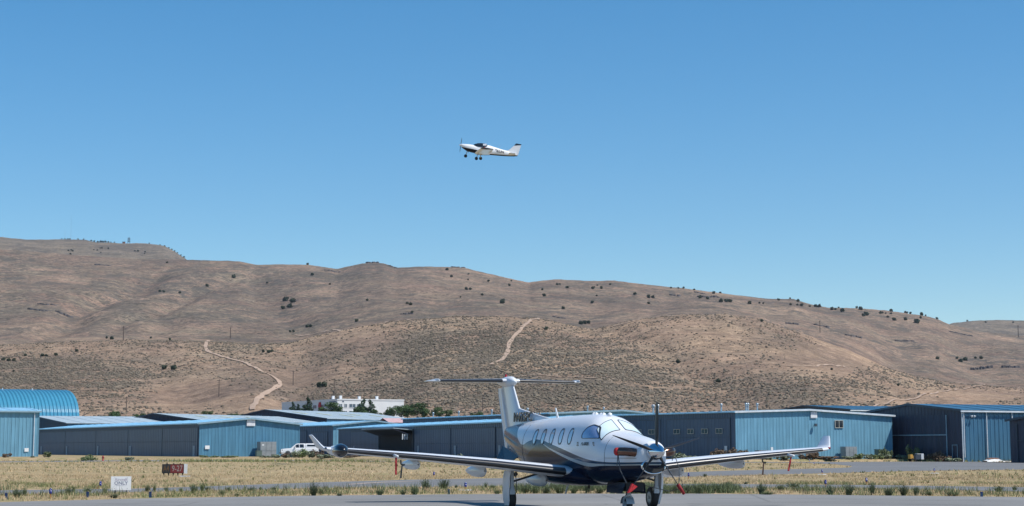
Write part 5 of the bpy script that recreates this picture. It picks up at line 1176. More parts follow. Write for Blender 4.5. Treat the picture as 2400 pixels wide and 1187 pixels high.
g = MB(); g.path([(-.2, -.023, b0+.20), (-.05, -.023, b0+.19), (.05, -.023, b0+.175), (.12, -.023, b0+.205), (.22, -.023, b0+.21)], .006, 4); g.build('flourish', M['ink_soft'], sg)
rs = empty('runway_sign', gnd(405, 1116), R(9), 'long dark runway sign reading A4 9-27 on short legs in the dry grass', 'sign'); rs.location.z = 0
sc_ = F/rs.location.y; w_ = 50/sc_; z0 = 6/sc_; z1 = 27/sc_
g = MB(); g.box(-w_/2, w_/2, 0, .35, z0, z1); g.build('housing', M['black'], rs); g = MB(); g.box(w_/2+.002, w_/2+.22, -.04, .37, z0-.01, z1+.01); g.build('end_cap', M['white_old'], rs)
g = MB(); g.box(-w_/2+.03, -w_*.12, -.02, -.003, z0+.03, z1-.03); g.build('location_panel', M['signblack'], rs); g = MB(); g.box(-w_*.118, w_/2-.02, -.02, -.003, z0+.03, z1-.03); g.build('runway_panel', M['signred'], rs)
text_mesh('A4', 'lettering', M['signyellow'], rs, frame(Vector((-w_*.31, -.024, (z0+z1)/2)), fx, up3, fn_), .52, xs=.62, bold=.004, ext=.002)
text_mesh('9-27', 'lettering', M['signpale'], rs, frame(Vector((w_*.19, -.024, (z0+z1)/2)), fx, up3, fn_), .52, xs=.72, bold=.004, ext=.002)
for q in range(5): g = MB(); x = -w_/2+.12+(w_-.2)*q/4; g.tube((x, .15, 0), (x, .15, z0), .03, .05, 6); g.build('leg', M['black'], rs)
for q in range(3): g = MB(); x = -w_*.27+w_*.3*q; g.box(x-.05, x+.05, .1, .2, z1, z1+.05); g.build('lifting_lug', M['black'], rs)
hy = empty('fire_hydrant', (gnd(232, 1079).x*.93, 268, 0), 0, 'small red fire hydrant standing in the grass before the long hangar row', 'hydrant')
g = MB(); g.revolve([(0, .14), (.06, .14), (.08, .10), (.5, .10), (.54, .14), (.58, .14), (.68, .08), (.74, .02)], (0, 0, 0), 'z', 12); g.build('barrel', M['red_hyd'], hy, True); g = MB(); g.tube((-.19, 0, .42), (.19, 0, .42), .06); g.build('nozzle', M['red_hyd'], hy)
def taxi_light(u, v, label, lean=0.0, pad=False):
    o = gnd(u, v); t = empty('taxiway_light', o, 0, label, 'taxiway light', 'blue taxiway edge lights'); s = .36
    g = MB(); g.tube((0, 0, 0), (lean*.3, 0, .16), .022, .022, 8); g.build('stake', M['orange'], t)
    g = MB(); g.revolve([(.15, .045), (.2, .06), (.22, .06), (.22, .05), (.3, .055), (.34, .035), (.36, 0)], (lean*.5, 0, 0), 'z', 12); g.build('lens', M['lens_blue'], t, True)
    if pad: g = MB(); g.revolve([(0.012, .0), (.03, .28), (.012, .34)], (0, 0, 0), 'z', 12); g.build('base_pad', M['white_old'], t)
    return t
TL = [(118, 1168, 'blue light on an orange stake at the left near the first weed clump', 0, 0), (227, 1147, 'blue light leaning beside the taxiway left of the white sign', .3, 0), (1017, 1120, 'small blue light at the far side of the taxiway under the left wing', 0, 0), (1091, 1150, 'blue light on a pale pad between apron and taxiway left of the gear', 0, 1),
      (1614, 1123, 'small blue light just right of the propeller', 0, 0), (1897, 1084, 'far blue light in the grass wedge below the right wingtip', 0, 0), (1908, 1092, 'second far blue light in the grass wedge below the right wingtip', 0, 0), (1927, 1113, 'blue light at the near side of the right taxiway beside a white pad', 0, 1),
      (1935, 1143, 'blue light beside the narrow service road at right', 0, 0), (2031, 1137, 'squat blue light on the service road verge among weeds', 0, 0), (2190, 1110, 'lone blue light on a pale pad along the right taxiway', 0, 1)]
for a in TL: taxi_light(*a)
def post(u, v, hh, label):
    o = gnd(u, v); t = empty('marker_post', o, 0, label, 'marker post', 'blue marker posts along the apron edge'); k = hh/F*o.y
    g = MB(); g.prism([(-.05, 0, 0), (-.03, -.015, 0), (.03, -.015, 0), (.05, 0, 0), (.05, 0, k), (0, -.01, k+.01), (-.05, 0, k)][:0] or [(-.05, -.01, 0), (.05, -.01, 0), (.045, -.01, k), (-.045, -.01, k)], (0, .03, 0)); g.build('blade', M['post_blue'], t)
    g = MB(); g.box(-.047, .047, -.014, -.0105, k*.80, k*.9); g.build('reflective_band', M['lens_blue'], t)
for a in ((14, 1171, 15, 'blue marker post at the extreme left of the apron edge'), (205, 1167, 14, 'blue marker post between the left weeds and the white sign'), (352, 1167, 14, 'blue marker post right of the white sign'), (1052, 1159, 12, 'blue marker post left of the main wheel on the apron edge'), (2301, 1165, 12, 'lone blue marker post at the right end of the apron edge')): post(*a)
# utility poles on the slope
def pole(u, vb, vt, label, arm=True):
    b = hit(u, vb); t = empty('utility_pole', b, 0, label, 'utility pole', 'wooden utility poles on the hillside'); hh = (vb-vt)/F*b.y; r_ = max(.14, .16*b.y/700)
    g = MB(); g.tube((0, 0, -.5), (0, 0, hh), r_, r_*.7, 7); g.build('shaft', M['wood'], t)
    if arm: g = MB(); g.box(-hh*.075, hh*.075, -.1, .1, hh*.91, hh*.94); g.build('crossarm', M['wood'], t)
for a in ((289, 798, 765, 'pole on the left knoll crest above the arched roof'), (540, 793, 768, 'pole standing right of the forked dirt road top'), (513, 930, 890, 'pole on the bare slope inside the dirt road bend'), (687, 903, 870, 'pole right of the dirt road bend'),
          (783, 930, 888, 'pole on the slope right above the office block'), (883, 938, 912, 'short pole behind the middle of the office block'), (1003, 960, 920, 'pole just left of the tailplane tip'), (1131, 966, 932, 'pole left of the fin'), (296, 968, 930, 'pole beside the trees left of the dark halls'),
          (1922, 780, 752, 'pole on the right hillside below the skyline'), (2387, 791, 763, 'pole on the hillside at the right edge')): pole(*a)
# masts and relay hut on the far ridge
def mast(u, v0, v1, r_, label):
    b = hit(u, v0); t = empty('radio_mast', b, 0, label, 'radio mast'); hh = (v0-v1)/F*b.y
    g = MB(); g.tube((0, 0, -4), (0, 0, hh), r_, r_*.6, 5); g.build('shaft', M['steel'], t)
    g = MB()
    for q in range(5): g.tube((-r_*3, 0, hh*(.15+.18*q)), (r_*3, 0, hh*(.15+.18*q)), r_*.5, r_*.5, 4)
    g.build('cross_stay', M['steel'], t)
mast(166, 558, 500, .22, 'tallest thin radio mast on the far left ridge'); mast(152, 558, 536, .22, 'shorter thin radio mast left of the tallest one')
b = hit(302, 569.5); lt_ = empty('lattice_tower', b, 0, 'squat lattice tower with dish platforms on the far left ridge', 'tower'); k = b.y/F
g = MB()
for sx in (-1, 1):
    for sy in (-1, 1): g.tube((sx*2.6*k, sy*2.6*k, -3), (sx*1.6*k, sy*1.6*k, 13*k), .35, .3, 5)
for q in range(4):
    z = (2+3.2*q)*k; g.tube((-2.3*k, -2*k, z), (2.0*k, -2*k, z+2.6*k), .25, .25, 4); g.tube((2.3*k, -2*k, z), (-2.0*k, -2*k, z+2.6*k), .25, .25, 4)
g.build('lattice', M['trim_dark'], lt_)
for z in (4.5, 8, 12): g = MB(); g.box(-3.0*k, 3.0*k, -2.2*k, 2.2*k, z*k, (z+.7)*k); g.build('platform', M['trim_dark'], lt_)
b = hit(289, 570); boxthing('relay_hut', 'small hut beside the lattice tower on the far left ridge', 'hut', b, 0, [('wall', [(-2*b.y/F, 4*b.y/F, -2, 4, -2, 3.6*b.y/F)], 'brown'), ('roof', [(-2.3*b.y/F, 4.3*b.y/F, -2.4, 4.4, 3.61*b.y/F, 4.2*b.y/F)], 'trim_dark')])
# ------------------------------------------------------------------ vegetation
def leaf_cloud(n, blobs, size, seed, up=.3):
    """numpy leaf quads spread through ellipsoids: blobs = (x,y,z,rx,ry,rz,weight)"""
    rg = np.random.default_rng(seed); w = np.array([b[6] for b in blobs], float); w /= w.sum(); idx = rg.choice(len(blobs), n, p=w); B = np.array([b[:6] for b in blobs])[idx]
    d = rg.normal(size=(n, 3)); d /= np.linalg.norm(d, axis=1)[:, None]; r = rg.uniform(.25, 1, n)**.45; C = B[:, :3]+d*r[:, None]*B[:, 3:6]; C[:, 2] = np.maximum(C[:, 2], .01)
    nn = d+rg.normal(size=(n, 3))*.7+np.array([0, 0, up]); nn /= np.linalg.norm(nn, axis=1)[:, None]; t = np.cross(nn, rg.normal(size=(n, 3))); t /= np.linalg.norm(t, axis=1)[:, None]; b_ = np.cross(nn, t)
    s = size*rg.uniform(.6, 1.35, n)[:, None]; V = np.stack([C-t*s-b_*s*.6, C+t*s-b_*s*.6, C+t*s*.8+b_*s*.7, C-t*s*.8+b_*s*.7], 1).reshape(-1, 3); return V, np.arange(n*4).reshape(-1, 4)
def cloud_mesh(name, n, blobs, size, seed, mat): V, Fq = leaf_cloud(n, blobs, size, seed); return np_mesh(name, V, Fq, mat, False)
# junipers on the hill: unit height meshes
def jun(seed):
    r2 = random.Random(seed); bl = [(0, 0, .5, .42, .42, .42, 3)]+[(r2.uniform(-.3, .3), r2.uniform(-.3, .3), r2.uniform(.25, .8), r2.uniform(.16, .28), r2.uniform(.16, .28), r2.uniform(.16, .26), 1) for _ in range(7)]
    V, Fq = leaf_cloud(360, bl, .085, seed); tr = []
    return np_mesh('juniper', V, Fq, M['juniper'], False)
JM = [jun(s) for s in range(5)]
JL = [(547, 652, 10), (485, 672, 7), (375, 685, 7), (384, 686, 6), (421, 688, 6), (392, 617, 5), (670, 706, 12), (685, 710, 12), (679, 722, 11), (663, 725, 9), (626, 665, 5), (721, 619, 6), (732, 646, 8), (773, 668, 5), (836, 755, 8), (720, 768, 9), (728, 767, 8), (688, 779, 7), (680, 779, 6), (860, 706, 6), (963, 716, 8), (966, 734, 6), (954, 713, 6), (1177, 712, 11), (1093, 680, 7), (1102, 680, 7), (1130, 693, 6), (1048, 634, 7), (1058, 650, 6), (1098, 644, 4), (1145, 661, 6), (1097, 657, 4), (1079, 698, 4), (1194, 671, 6), (1198, 660, 4),
      (1362, 761, 11), (1370, 760, 10), (1379, 759, 9), (1280, 774, 8), (1590, 852, 10), (1683, 898, 11), (1275, 695, 8), (1330, 676, 7), (1320, 725, 7), (1388, 712, 7), (1488, 692, 8), (1520, 699, 9), (1530, 699, 8), (1410, 678, 5), (1430, 669, 5), (1306, 669, 6), (1312, 668, 5), (1271, 681, 6), (1390, 678, 8), (1410, 676, 6), (1398, 695, 5), (1520, 713, 6), (1573, 676, 4), (1590, 677, 4), (1602, 677, 5), (1627, 681, 5), (1673, 689, 7), (1688, 688, 5), (1690, 709, 9), (1702, 709, 9), (1711, 709, 10), (1757, 713, 9), (1780, 712, 5), (1789, 713, 5), (1786, 755, 7), (1640, 700, 8), (1658, 702, 7),
      (1852, 700, 4), (1825, 705, 6), (1870, 708, 7), (1869, 717, 6), (1879, 718, 8), (1911, 720, 7), (1920, 721, 8), (1898, 720, 5), (1853, 716, 6), (1950, 727, 8), (1958, 727, 6), (1974, 732, 10), (1966, 723, 4), (2008, 723, 6), (2017, 727, 10), (2024, 742, 9), (2031, 740, 11), (2063, 736, 7), (2069, 735, 5), (2076, 736, 4), (2088, 731, 7), (2088, 737, 5), (2096, 752, 9), (2081, 745, 6), (2122, 751, 8), (2149, 758, 13), (2122, 732, 6), (2126, 733, 5), (2134, 735, 6), (2160, 739, 8), (2158, 747, 6), (2196, 749, 6), (2169, 741, 4), (2198, 843, 9), (2252, 849, 10), (2262, 846, 10), (2243, 842, 6), (2300, 842, 8), (2286, 841, 6), (2310, 757, 4), (2375, 757, 4), (2267, 750, 4),
      (385, 866, 11), (407, 868, 14), (262, 796, 9), (250, 794, 6), (398, 798, 6), (353, 794, 5), (60, 835, 7), (8, 846, 9), (20, 847, 9), (32, 847, 8), (100, 836, 8), (108, 836, 7), (131, 834, 8), (180, 825, 7), (32, 872, 5), (630, 828, 9), (637, 826, 7), (617, 826, 7), (748, 908, 13), (760, 908, 14), (815, 849, 5), (1136, 898, 7), (1400, 640+30, 4), (2105, 905, 7), (1505, 955, 6), (1950, 868, 6),
      (160, 589, 4), (167, 588, 4), (171, 590, 4), (165, 597, 4), (228, 588, 3.5), (235, 583, 3.5), (239, 583, 3.5), (220, 587, 3), (254, 584, 4), (236, 593, 3), (316, 590, 4), (323, 590, 5), (340, 592, 4), (339, 596, 3), (145, 559, 3), (152, 558.5, 3), (159, 558.5, 3), (164, 559, 3), (183, 558.5, 3), (196, 559, 3), (214, 564, 4), (221, 565, 4), (229, 566, 4), (236, 566.5, 5), (241, 567, 5), (247, 567.5, 5), (254, 568, 4), (260, 569, 3), (268, 569, 3), (350, 571, 3), (375, 575, 3), (386, 578, 3), (396, 582, 3.5), (403, 586, 3.5), (409, 590, 3.5), (416, 594, 3.5), (424, 600, 3.5), (431, 604, 3.5)]
LM = [(0, 'the left edge'), (130, 'the arched blue roof'), (300, 'the dark windowed hall'), (420, 'the runway sign'), (560, 'the blue gable'), (690, 'the white pickup'), (850, 'the office block'), (1010, 'the tailplane left tip'), (1190, 'the fin'), (1340, 'the tailplane right tip'), (1440, 'the cockpit'), (1545, 'the propeller'), (1650, 'the hangar door windows'), (1800, 'the roof pipes'), (1905, 'the light blue gable peak'), (2010, 'the hangar gable corner'), (2137, 'the black gable'), (2260, 'the white corner pipe'), (2390, 'the right edge')]
def band(u, v):
    s = min(tab(T3, u), tab(T4, u)); c2 = tab(T2, u)
    if v < s+7: return 'on the skyline'
    if v < s+(c2-s)*.4: return 'high on the slope'
    if v < c2: return 'halfway up the hill'
    return 'on the front foothill'
lab = {}
for k, (u, v, s) in enumerate(JL):
    lm = min(LM, key=lambda q: abs(q[0]-u))[1]; lab.setdefault((lm, band(u, v)), []).append(k)
ORD = ['first', 'second', 'third', 'fourth', 'fifth', 'sixth', 'seventh', 'eighth', 'ninth', 'tenth', 'eleventh', 'twelfth', 'thirteenth', 'fourteenth', 'fifteenth', 'sixteenth', 'seventeenth', 'eighteenth', 'nineteenth', 'twentieth']
for (lm, bd), ks in lab.items():
    ks.sort(key=lambda k: JL[k][0])
    for q, k in enumerate(ks):
        u, v, s = JL[k]; b = hit(u, v); hgt = s*1.12/F*b.y; o = bpy.data.objects.new('juniper_tree', JM[k % 5]); COL.objects.link(o)
        o.location = b-Vector((0, 0, hgt*.12)); o.rotation_euler = (0, 0, k*1.7); o.scale = (hgt*1.08, hgt*1.08, hgt*rnd.uniform(.92, 1.1))
        if len(ks) == 1: lb = 'lone dark juniper %s above %s' % (bd, lm)
        else: lb = '%s dark juniper from the left %s above %s' % (ORD[q], bd, lm)
        tag(o, lb, 'tree', 'junipers scattered over the hills')
# trees round the office: kinds with crown and trunk
def tree_kind(kind, seed):
    r2 = random.Random(seed)
    if kind == 'conifer':
        bl = [(r2.uniform(-.04, .04), r2.uniform(-.04, .04), .12+.85*q/9, .26*(1-q/9.5)+.03, .26*(1-q/9.5)+.03, .07, 1.2-q*.1) for q in range(9)]+[(r2.uniform(-.2, .2), r2.uniform(-.2, .2), r2.uniform(.15, .5), .1, .1, .08, .4) for _ in range(6)]; mt = M['leaf_dark']; n = 1500; sz = .022
    else:
        bl = [(0, 0, .58, .34, .34, .30, 2)]+[(r2.uniform(-.34, .34), r2.uniform(-.34, .34), r2.uniform(.3, .85), r2.uniform(.12, .22), r2.uniform(.12, .22), r2.uniform(.1, .18), 1) for _ in range(11)]; mt = M['leaf']; n = 1700; sz = .026
    cm = cloud_mesh('crown', n, bl, sz, seed, mt); g = MB(); g.tube((0, 0, -.05), (.01, 0, .35), .028, .02, 7)
    for q in range(5): a = q*1.3; g.tube((.01, 0, .28+.02*q), (.16*math.cos(a), .16*math.sin(a), .55+.03*q), .012, .004, 5)
    tmp = g.build('trunk', M['bark']); tm = tmp.data; bpy.data.objects.remove(tmp); return cm, tm
TK = {('conifer', i): tree_kind('conifer', 40+i) for i in range(2)}; TK.update({('round', i): tree_kind('round', 50+i) for i in range(4)})
TR = [('conifer', 687, 973, 32, 690, 'narrow conifer left of the office, smallest of the row', 1.0), ('conifer', 699, 973, 27, 690, 'second short conifer left of the office', 1.1), ('round', 711, 975, 20, 690, 'small dark tree between two conifers by the office', 1), ('conifer', 723, 975, 46, 688, 'tall conifer before the grey office wall', 1.0),
      ('round', 773, 980, 36, 680, 'broad round tree hiding the office corner', 1.5), ('round', 792, 980, 22, 680, 'low round bush right of the office corner', 1.2), ('conifer', 850, 985, 52, 670, 'tall dark conifer before the office ribbon windows', 1.1), ('conifer', 869, 985, 50, 670, 'second tall conifer right of the first before the white wall', 1.0), ('round', 843, 985, 34, 665, 'full green tree at the foot of the tall conifer', 1.2), ('round', 880, 985, 24, 660, 'low green tree right of the two tall conifers', 1.2),
      ('round', 908, 985, 26, 650, 'low sparse tree before the white office end', 1.0), ('round', 922, 985, 34, 650, 'leafy tree overlapping the right end of the office', 1.0), ('round', 940, 985, 36, 655, 'pale green tree at the office right edge', 1.0), ('round', 955, 985, 38, 655, 'light green tree right of the office', .9), ('round', 977, 985, 40, 640, 'largest round dark green tree right of the office', 1.2), ('round', 995, 985, 30, 640, 'tree tucked right of the largest round tree', 1), ('round', 1028, 985, 30, 640, 'rounded tree below the left tailplane', 1.1), ('round', 1052, 985, 26, 640, 'smaller bright tree below the left tailplane', .8), ('round', 1112, 985, 18, 640, 'small tree left of the fin', 1), ('round', 1125, 985, 19, 640, 'second small tree left of the fin', 1), ('round', 1155, 985, 16, 640, 'low tree touching the fin edge', 1.2),
      ('round', 268, 992, 30, 620, 'round green tree right of the pale roof', 1.3), ('round', 290, 992, 18, 620, 'low shrubby tree behind the dark hall left end', 1.4), ('round', 322, 992, 22, 620, 'tree behind the dark windowed hall', 1.2), ('round', 338, 990, 20, 620, 'tree right behind the dark windowed hall peak', 1.2), ('round', 352, 986, 18, 620, 'small tree at the peak of the dark windowed hall', 1), ('conifer', 206, 986, 10, 640, 'tiny conifer behind the pale roof', 1), ('conifer', 213, 987, 13, 640, 'small dark conifer behind the pale roof', 1), ('round', 486, 980, 17, 640, 'dark tree behind the dark windowed hall roof', 1.8), ('round', 545, 985, 16, 640, 'pale scrubby tree left of the dark hall peak', 1.6), ('round', 565, 984, 15, 640, 'second scrubby tree left of the dark hall peak', 1.6)]
def put_tree(kind, u, vb, hpx, d, label, wide, group, ng=None):
    b = at(u, vb, d); hz_ = float(hz(np.array([b.x]), np.array([b.y]))[0]); topz = at(u, vb-hpx, d).z; zb = min(b.z, hz_); hh = topz-zb
    cm, tm = TK[(kind, len(label) % (2 if kind == 'conifer' else 4))]; t = empty('conifer_tree' if kind == 'conifer' else 'leafy_tree', (b.x, b.y, zb), len(label)*.9, label, 'tree', group)
    w_ = (topz-b.z)*wide*1.15; 
    c = bpy.data.objects.new('crown', cm); COL.objects.link(c); c.parent = t; c.scale = (w_, w_, (topz-b.z)*1.02); c.location = (0, 0, b.z-zb)
    k = bpy.data.objects.new('trunk', tm); COL.objects.link(k); k.parent = t; k.scale = (w_, w_, (topz-b.z)); k.location = (0, 0, b.z-zb)
    g_ = None
    if b.z-zb > .5:
        g = MB(); g.tube((0, 0, -.3), (0, 0, b.z-zb+.3), w_*.03, w_*.028, 7); g.build('lower_trunk', M['bark'], t)
for r_ in TR: put_tree(*r_, group='trees round the office block')
# shrubs beside the hangars
def shrub_mesh(seed, mat, n=520, sz=.055):
    r2 = random.Random(seed); bl = [(0, 0, .3, .42, .42, .3, 2)]+[(r2.uniform(-.36, .36), r2.uniform(-.36, .36), r2.uniform(.15, .55), .2, .2, .2, 1) for _ in range(9)]; return cloud_mesh('shrub', n, bl, sz, seed, mat)
SH = {k: [shrub_mesh(60+i*7+len(k), M[k]) for i in range(3)] for k in ('sage', 'sage_green', 'brush_brown', 'weed')}
def spiky_mesh(seed, mat, n=170, hh=1.0, spread=.5, w_=.02):
    rg = np.random.default_rng(seed); V = []; Fc = []
    for q in range(n):
        a = rg.uniform(0, 6.28); r0 = rg.uniform(0, .18); tilt = abs(rg.normal(0, spread)); hq = hh*rg.uniform(.45, 1)*math.cos(min(tilt, 1.2)); b0 = np.array([r0*math.cos(a), r0*math.sin(a), 0]); d = np.array([math.sin(tilt)*math.cos(a), math.sin(tilt)*math.sin(a), 1]); tp = b0+d*hq; s = np.array([-math.sin(a+rg.normal()), math.cos(a+rg.normal()), 0])*w_
        k = len(V); V += [b0-s, b0+s, tp+s*.3, tp-s*.3]; Fc.append((k, k+1, k+2, k+3))
        for z in (.45, .7, .9):   # leaflets
            c = b0+(tp-b0)*z; o_ = rg.normal(size=3)*.05; k = len(V); V += [c, c+o_+s, c+o_*1.9, c+o_-s]; Fc.append((k, k+1, k+2, k+3))
    return np_mesh('weed_clump', np.array(V), np.array(Fc), mat, False)
def place(mesh, name, loc, sx, sz, label, cat, group, rz=0):
    o = bpy.data.objects.new(name, mesh); COL.objects.link(o); o.location = loc; o.scale = (sx, sx, sz); o.rotation_euler = (0, 0, rz); return tag(o, label, cat, group)
SB = [  # u, v base, width px, height px, depth, kind, label
 (15, 1083, 20, 22, 300, 'brush_brown', 'ragged dark shrub before the left blue wall'), (77, 1077, 12, 9, 300, 'sage', 'small shrub at the corner of the left blue wall'), (109, 1077, 22, 20, 300, 'weed', 'upright bright green shrub at the start of the long hangar row'), (198, 1080, 22, 12, 270, 'sage_green', 'low green mound left of the red hydrant'), (213, 1079, 24, 17, 275, 'sage_green', 'taller olive mound just left of the red hydrant'), (305, 1078, 26, 8, 280, 'sage', 'pale low mound right of the red hydrant'),
 (478, 1075, 22, 9, 300, 'sage_green', 'low clump with yellow bloom at the blue gable corner'), (500, 1076, 26, 9, 300, 'sage_green', 'second low clump along the blue gable foot'), (540, 1075, 40, 9, 295, 'sage_green', 'wide low clump left of the green utility box'), (622, 1076, 40, 9, 295, 'sage', 'low brush before the grey cabinets'), (645, 1077, 22, 14, 290, 'sage', 'pale bush between the cabinets and the pickup'),
 (668, 1076, 22, 16, 290, 'brush_brown', 'brownish sagebrush before the pickup grille'), (690, 1075, 30, 20, 290, 'sage', 'sagebrush below the pickup door'), (706, 1074, 28, 26, 292, 'sage_green', 'tallest sagebrush hiding the pickup side'), (728, 1075, 26, 20, 290, 'sage', 'sagebrush behind the pickup tail'), (744, 1074, 26, 22, 290, 'brush_brown', 'brown-tinged bush left of the winglet foot'), (758, 1077, 34, 14, 285, 'sage', 'rounded pale bush left of the radar pod'), (776, 1078, 34, 14, 285, 'sage', 'rounded pale bush below the radar pod'), (820, 1077, 34, 11, 290, 'brush_brown', 'low dry brush right of the radar pod'),
 (1068, 1073, 32, 11, 262, 'sage', 'low rounded pale bush before the dark hangar doors'), (1012, 1073, 10, 10, 265, 'sage_green', 'thin upright weed before the dark hangar doors'),
 (1590, 1074, 50, 15, 272, 'sage', 'wide pale bush right of the propeller'), (1625, 1074, 26, 8, 272, 'sage', 'low pale bush right of the wide one'), (1682, 1073, 36, 26, 280, 'brush_brown', 'big dark shrub left of the hangar corner'), (1708, 1073, 34, 26, 282, 'brush_brown', 'big dark shrub touching the hangar corner'), (1742, 1071, 24, 20, 285, 'brush_brown', 'dark shrub left of the brown unit'), (1748, 1073, 24, 10, 280, 'sage', 'pale low bush left of the brown unit'),
 (1795, 1072, 26, 13, 285, 'sage', 'pale bush right of the brown unit'), (1830, 1070, 44, 13, 285, 'sage', 'wide grey bush above the right wing'), (1905, 1070, 30, 20, 285, 'brush_brown', 'dark spindly shrub left of the right winglet'), (1890, 1074, 36, 14, 275, 'brush_brown', 'brown brush right under the wing end'), (1935, 1079, 60, 11, 270, 'brush_brown', 'dark brush strip under the right wingtip'), (1990, 1078, 34, 10, 272, 'sage', 'pale brush right of the grey cabinet'),
 (2012, 1077, 26, 15, 268, 'sage_green', 'round grey-green bush, first of the row before the utility box'), (2032, 1076, 28, 15, 268, 'sage', 'round bush, second of the row before the utility box'), (2052, 1077, 28, 15, 268, 'sage_green', 'round bush, third of the row at the gable corner'), (2074, 1078, 32, 16, 266, 'sage', 'round bush, fourth and largest of the row'), (2067, 1065, 14, 18, 285, 'weed', 'dark upright shrub against the light blue gable'), (2084, 1068, 16, 16, 282, 'weed', 'dark upright shrub at the gable corner'),
 (2098, 1079, 20, 10, 264, 'brush_brown', 'dry brown bush before the digger'), (2117, 1078, 26, 14, 262, 'sage', 'grey bush before the digger'), (2140, 1079, 32, 12, 258, 'sage_green', 'green low bush before the white trailer'), (2142, 1070, 30, 30, 268, 'weed', 'tall dark leafy bush before the black gable'), (2180, 1078, 30, 18, 262, 'brush_brown', 'reddish dry brush before the black gable'), (2200, 1078, 30, 26, 262, 'brush_brown', 'tall reddish dry brush before the black gable'), (2215, 1080, 34, 16, 258, 'brush_brown', 'olive brown brush right of the reddish ones'), (2185, 1081, 20, 8, 256, 'sage', 'small pale bush in front of the reddish brush'), (2236, 1081, 36, 9, 256, 'sage', 'low pale bush trailing toward the corner pipe')]
for k, (u, v, wp_, hp_, d, kind, lb) in enumerate(SB):
    k_ = (u-1200)/F
    if 1580 < u < 2095: d = 250.4+max(0, (u-1725)/365*10.5)-1.0
    elif 2095 <= u < 2250: d = min(d, 253+.896*(59.5-k_*253)/(.443+.896*k_)-3)
    b = at(u, v, d); sx = wp_/F*d; zg = gz(b.x, b.y); place(SH[kind][k % 3], 'shrub', (b.x, b.y, zg-.03), sx*1.05, max(.3, (b.z+hp_/F*d-zg))*1.25, lb, 'shrub', 'shrubs along the hangars', k)
